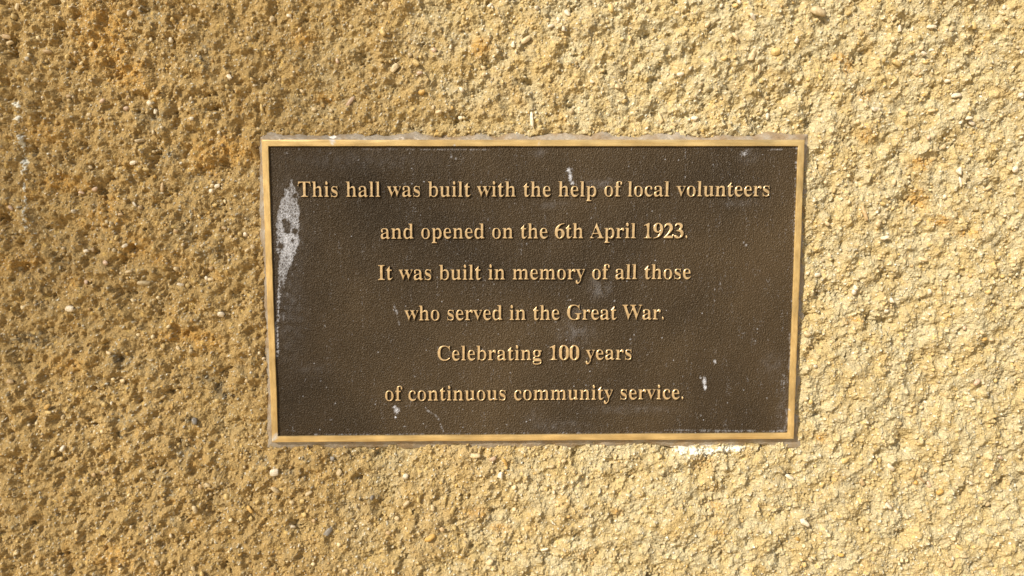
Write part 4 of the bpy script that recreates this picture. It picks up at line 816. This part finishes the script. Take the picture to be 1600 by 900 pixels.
for text, ul, ur, vb in LINES:
    xa, za = at(ul, vb, L_FACE); xb, zb = at(ur, vb, L_FACE)
    zc = (za + zb) / 2
    adv = [letter_mesh(c)[1] if c != ' ' else 0.29 for c in text]
    x0_ = letter_mesh(text[0])[2]; x1_ = letter_mesh(text[-1])[3]
    natural = (sum(adv[:-1]) + x1_ - x0_) * TSIZE
    track = ((xb - xa) - natural) / (len(text) - 1)
    print('LINE', text[:12], 'tracking/em', round(track / TSIZE, 4))
    x = xa - x0_ * TSIZE
    for c, a_ in zip(text, adv):
        if c != ' ':
            o = link('letter', letter_mesh(c)[0], None, plaque)
            o.matrix_parent_inverse = Matrix.Translation(plaque.location).inverted()
            o.location = (x, L_FACE + rl.uniform(-.00006, .00010), zc + rl.uniform(-.00006, .00006))
        x += a_ * TSIZE + track

# ------------------------------------------------------------------ clear silicone round the plaque
def sealant():
    n_s, n_t = 1800, 16
    per = 2 * (PW + PH)
    s = np.arange(n_s) / n_s * per
    r = np.random.default_rng(3)
    def loopn(cyc, seed):
        rr_ = np.random.default_rng(seed); f = np.zeros(n_s // 2 + 1, complex)
        ks = np.arange(len(f)); w = np.exp(-0.5 * (np.log((ks + 1e-6) / cyc) / .5) ** 2)
        f = w * (rr_.standard_normal(len(f)) + 1j * rr_.standard_normal(len(f))); o = np.fft.irfft(f, n_s); return o / o.std()
    w = 0.0004 * loopn(60, 1) + 0.0007 * loopn(22, 2)
    lump = loopn(45, 4)
    V = []; cr = []
    P0 = np.zeros((n_s, 2)); D = np.zeros((n_s, 2))
    rc = 0.003
    for i, t in enumerate(s):
        if t < PW: p, d = (-HX + t, HZ), (0, 1)
        elif t < PW + PH: p, d = (HX, HZ - (t - PW)), (1, 0)
        elif t < 2 * PW + PH: p, d = (HX - (t - PW - PH), -HZ), (0, -1)
        else: p, d = (-HX, -HZ + (t - 2 * PW - PH)), (-1, 0)
        # fan the corners
        cx = max(0, (abs(p[0]) - (HX - rc)) / rc) * np.sign(p[0]); cz = max(0, (abs(p[1]) - (HZ - rc)) / rc) * np.sign(p[1])
        dd = np.array(d, float) + (np.array([cx, 0]) if d[0] == 0 else np.array([0, cz]))
        P0[i] = p; D[i] = dd / max(1, np.linalg.norm(dd)) if False else dd
    w = w + np.where(D[:, 1] > .5, .0054, np.where(D[:, 0] < -.5, .0050, np.where(D[:, 1] < -.5, .0074, .0060)))
    # bigger squeezed-out lobes seen in places
    for (u, v, a_, k) in [(885, 212, 26, .0022), (1060, 210, 20, .0022), (420, 210, 20, .0018), (560, 210, 16, .0012), (1220, 212, 25, .0016), (800, 700, 45, .0026), (470, 705, 50, .0010), (1080, 700, 60, .0018),
                          (415, 680, 26, .0040), (408, 600, 30, .0014), (405, 340, 40, .0012), (1254, 480, 30, .0012), (1256, 570, 26, .0024), (1240, 700, 20, .0040), (1215, 702, 20, .0026), (640, 702, 60, .0008)]:
        bx, bz = at(u, v, .004)
        w += k * np.exp(-(((P0[:, 0] - bx) ** 2 + (P0[:, 1] - bz) ** 2) / (a_ * PX) ** 2))
    w = np.clip(w, .0025, .013)
    lip = np.where(D[:, 0] > .5, .0060, np.where(D[:, 1] < -.5, .0038, .0032)) + 0.0003 * loopn(30, 9)
    lip = np.convolve(np.concatenate([lip[-20:], lip, lip[:20]]), np.ones(41) / 41, 'valid')
    for j in range(n_t):
        t = j / (n_t - 1)
        ww = (w * t ** 0.9)[:, None] * D
        xy = P0 - D * .0006 + ww
        prof = lip + (WALL_Y + 0.0016 - lip) * (t ** 1.2) - 0.0005 * math.sin(math.pi * min(1, t * 1.05)) * (1 + .6 * lump)
        if j == 0: prof = prof * 0 + lip
        if j == n_t - 1: prof = prof * 0 + WALL_Y + .004
        V.append(np.stack([xy[:, 0], prof + .00012 * loopn(200, 20 + j), xy[:, 1]], -1))
        bx = 0
        cz = np.zeros(n_s)
        for (u, v, a_, b_) in [(1062, 702, 16, 6), (1085, 702, 16, 8), (1108, 702, 16, 8), (1130, 701, 16, 7), (1154, 700, 16, 5), (520, 214, 6, 3)]:
            ox, oz = at(u, v, WALL_Y); cz = np.maximum(cz, np.exp(-(((xy[:, 0] - ox) / (a_ * PX)) ** 2 + ((xy[:, 1] - oz) / (b_ * PX)) ** 2)) * 1.3)
        cr.append(cz)
    V = np.stack(V, 1).reshape(-1, 3); cr = np.stack(cr, 1).ravel()
    i = np.arange(n_s)[:, None]; j = np.arange(n_t - 1)[None, :]
    a = i * n_t + j; b = ((i + 1) % n_s) * n_t + j
    q = np.stack([a, a + 1, b + 1, b], -1).reshape(-1, 4)[:, ::-1]
    me = mesh_arrays('sealant', V, q); set_float(me, 'crust', cr)
    return me
put('sealant', sealant(), M_SEAL)

# ------------------------------------------------------------------ the ground in front of the wall, and a leafy shade caster, unseen, added to dim its left side
gd = mesh_arrays('ground', np.array([[-300, -300, -1.5], [300, -300, -1.5], [300, 300, -1.5], [-300, 300, -1.5]]), np.array([[0, 1, 2, 3]]), False)
ground = link('ground', gd, mat_simple('sandy_ground', (0.44, 0.33, 0.18), (0.56, 0.43, 0.25), 3, .95))
ground['kind'] = 'structure'

ADDED_TREE_ON = True
if ADDED_TREE_ON:
    rt = np.random.default_rng(12)
    DIST = 18.0
    tip = np.array([-0.10, 0, 0.02]) - np.array(SUN_TRAVEL) * DIST      # where the sun's ray to the wall passes
    perp = np.array(Vector((0, 0, 1)).cross(SUN_TRAVEL).normalized()); upv = np.cross(np.array(SUN_TRAVEL), perp)
    side = perp if perp[0] < 0 else -perp
    RC = 1.2
    cc = tip + side * (RC * .985) + np.array([0, 0, 0.10])
    added_tree = bpy.data.objects.new('added_tree', None); COL.objects.link(added_tree); added_tree.location = (cc[0], cc[1], -1.5)
    tag(added_tree, 'leafy crown on a trunk, unseen and added to shade the left of the wall', 'added_tree')
    M_LEAF = mat_simple('green_leaf', (0.05, 0.09, 0.02), (0.09, 0.13, 0.035), 4, .6)
    M_BARK = mat_simple('grey_bark', (0.12, 0.09, 0.06), (0.25, 0.2, 0.15), 12, .9)
    clumps = [(cc, RC, 4900)]
    for k_ in range(9):
        o_ = side * rt.uniform(1.9, 4.6) + np.array([0, 0, 1.0]) * rt.uniform(-2.0, 1.6) + np.array(SUN_TRAVEL) * rt.uniform(-1.5, 1.5)
        clumps.append((cc + o_, rt.uniform(1.0, 1.5), 5000))
    added_tree.location = (cc[0] + side[0] * 2.6, cc[1] + side[1] * 2.6, -1.5)
    cs = []
    for c0_, R0_, n0_ in clumps:
        d = rt.standard_normal((n0_, 3)); d /= np.linalg.norm(d, axis=1)[:, None]
        cs.append(c0_ + d * (R0_ * rt.random(n0_) ** (1 / 2.6))[:, None])
    c = np.concatenate(cs); nl = len(c)
    Q, _ = np.linalg.qr(rt.standard_normal((nl, 3, 3)))
    sz = 0.032 + .022 * rt.random(nl)
    leaf = np.array([(-1, 0, 0), (0, -.45, 0.08), (1, 0, 0), (0, .45, 0.08)])
    vv = (leaf[None] * sz[:, None, None]) @ Q + c[:, None, :]
    me = mesh_arrays('crown', vv.reshape(-1, 3) - np.array(added_tree.location), np.arange(nl * 4).reshape(-1, 4), False)
    link('crown', me, M_LEAF, added_tree)
    hgt = cc[2] + 1.5; k = 10; ring = []
    for h_ in np.linspace(0, 1, 9):
        rad_ = .24 * (1 - .8 * h_); t_ = np.arange(k) / k * 2 * np.pi
        ring.append(np.stack([rad_ * np.cos(t_) + .2 * math.sin(h_ * 4), rad_ * np.sin(t_), np.full(k, h_ * hgt)], -1))
    V_ = np.concatenate(ring); i = np.arange(8)[:, None]; j = np.arange(k)[None]
    q_ = np.stack([i * k + j, i * k + (j + 1) % k, (i + 1) * k + (j + 1) % k, (i + 1) * k + j], -1).reshape(-1, 4)
    link('trunk', mesh_arrays('trunk', V_, q_), M_BARK, added_tree)
    for b_ in range(7):
        dirv = rt.standard_normal(3); dirv[2] = abs(dirv[2]) * .5; dirv /= np.linalg.norm(dirv)
        st_ = np.array([0, 0, hgt - 2.2 + .3 * b_]); L_ = 2.4
        ring = []
        u_ = np.cross(dirv, [0, 0, 1]); u_ /= np.linalg.norm(u_); w_ = np.cross(dirv, u_)
        for h_ in np.linspace(0, 1, 5):
            t_ = np.arange(6) / 6 * 2 * np.pi; rad_ = .07 * (1 - .8 * h_)
            ring.append(st_ + dirv * L_ * h_ + np.outer(np.cos(t_), u_) * rad_ + np.outer(np.sin(t_), w_) * rad_)
        i = np.arange(4)[:, None]; j = np.arange(6)[None]
        q_ = np.stack([i * 6 + j, i * 6 + (j + 1) % 6, (i + 1) * 6 + (j + 1) % 6, (i + 1) * 6 + j], -1).reshape(-1, 4)
        link('limb', mesh_arrays('limb', np.concatenate(ring), q_), M_BARK, added_tree)
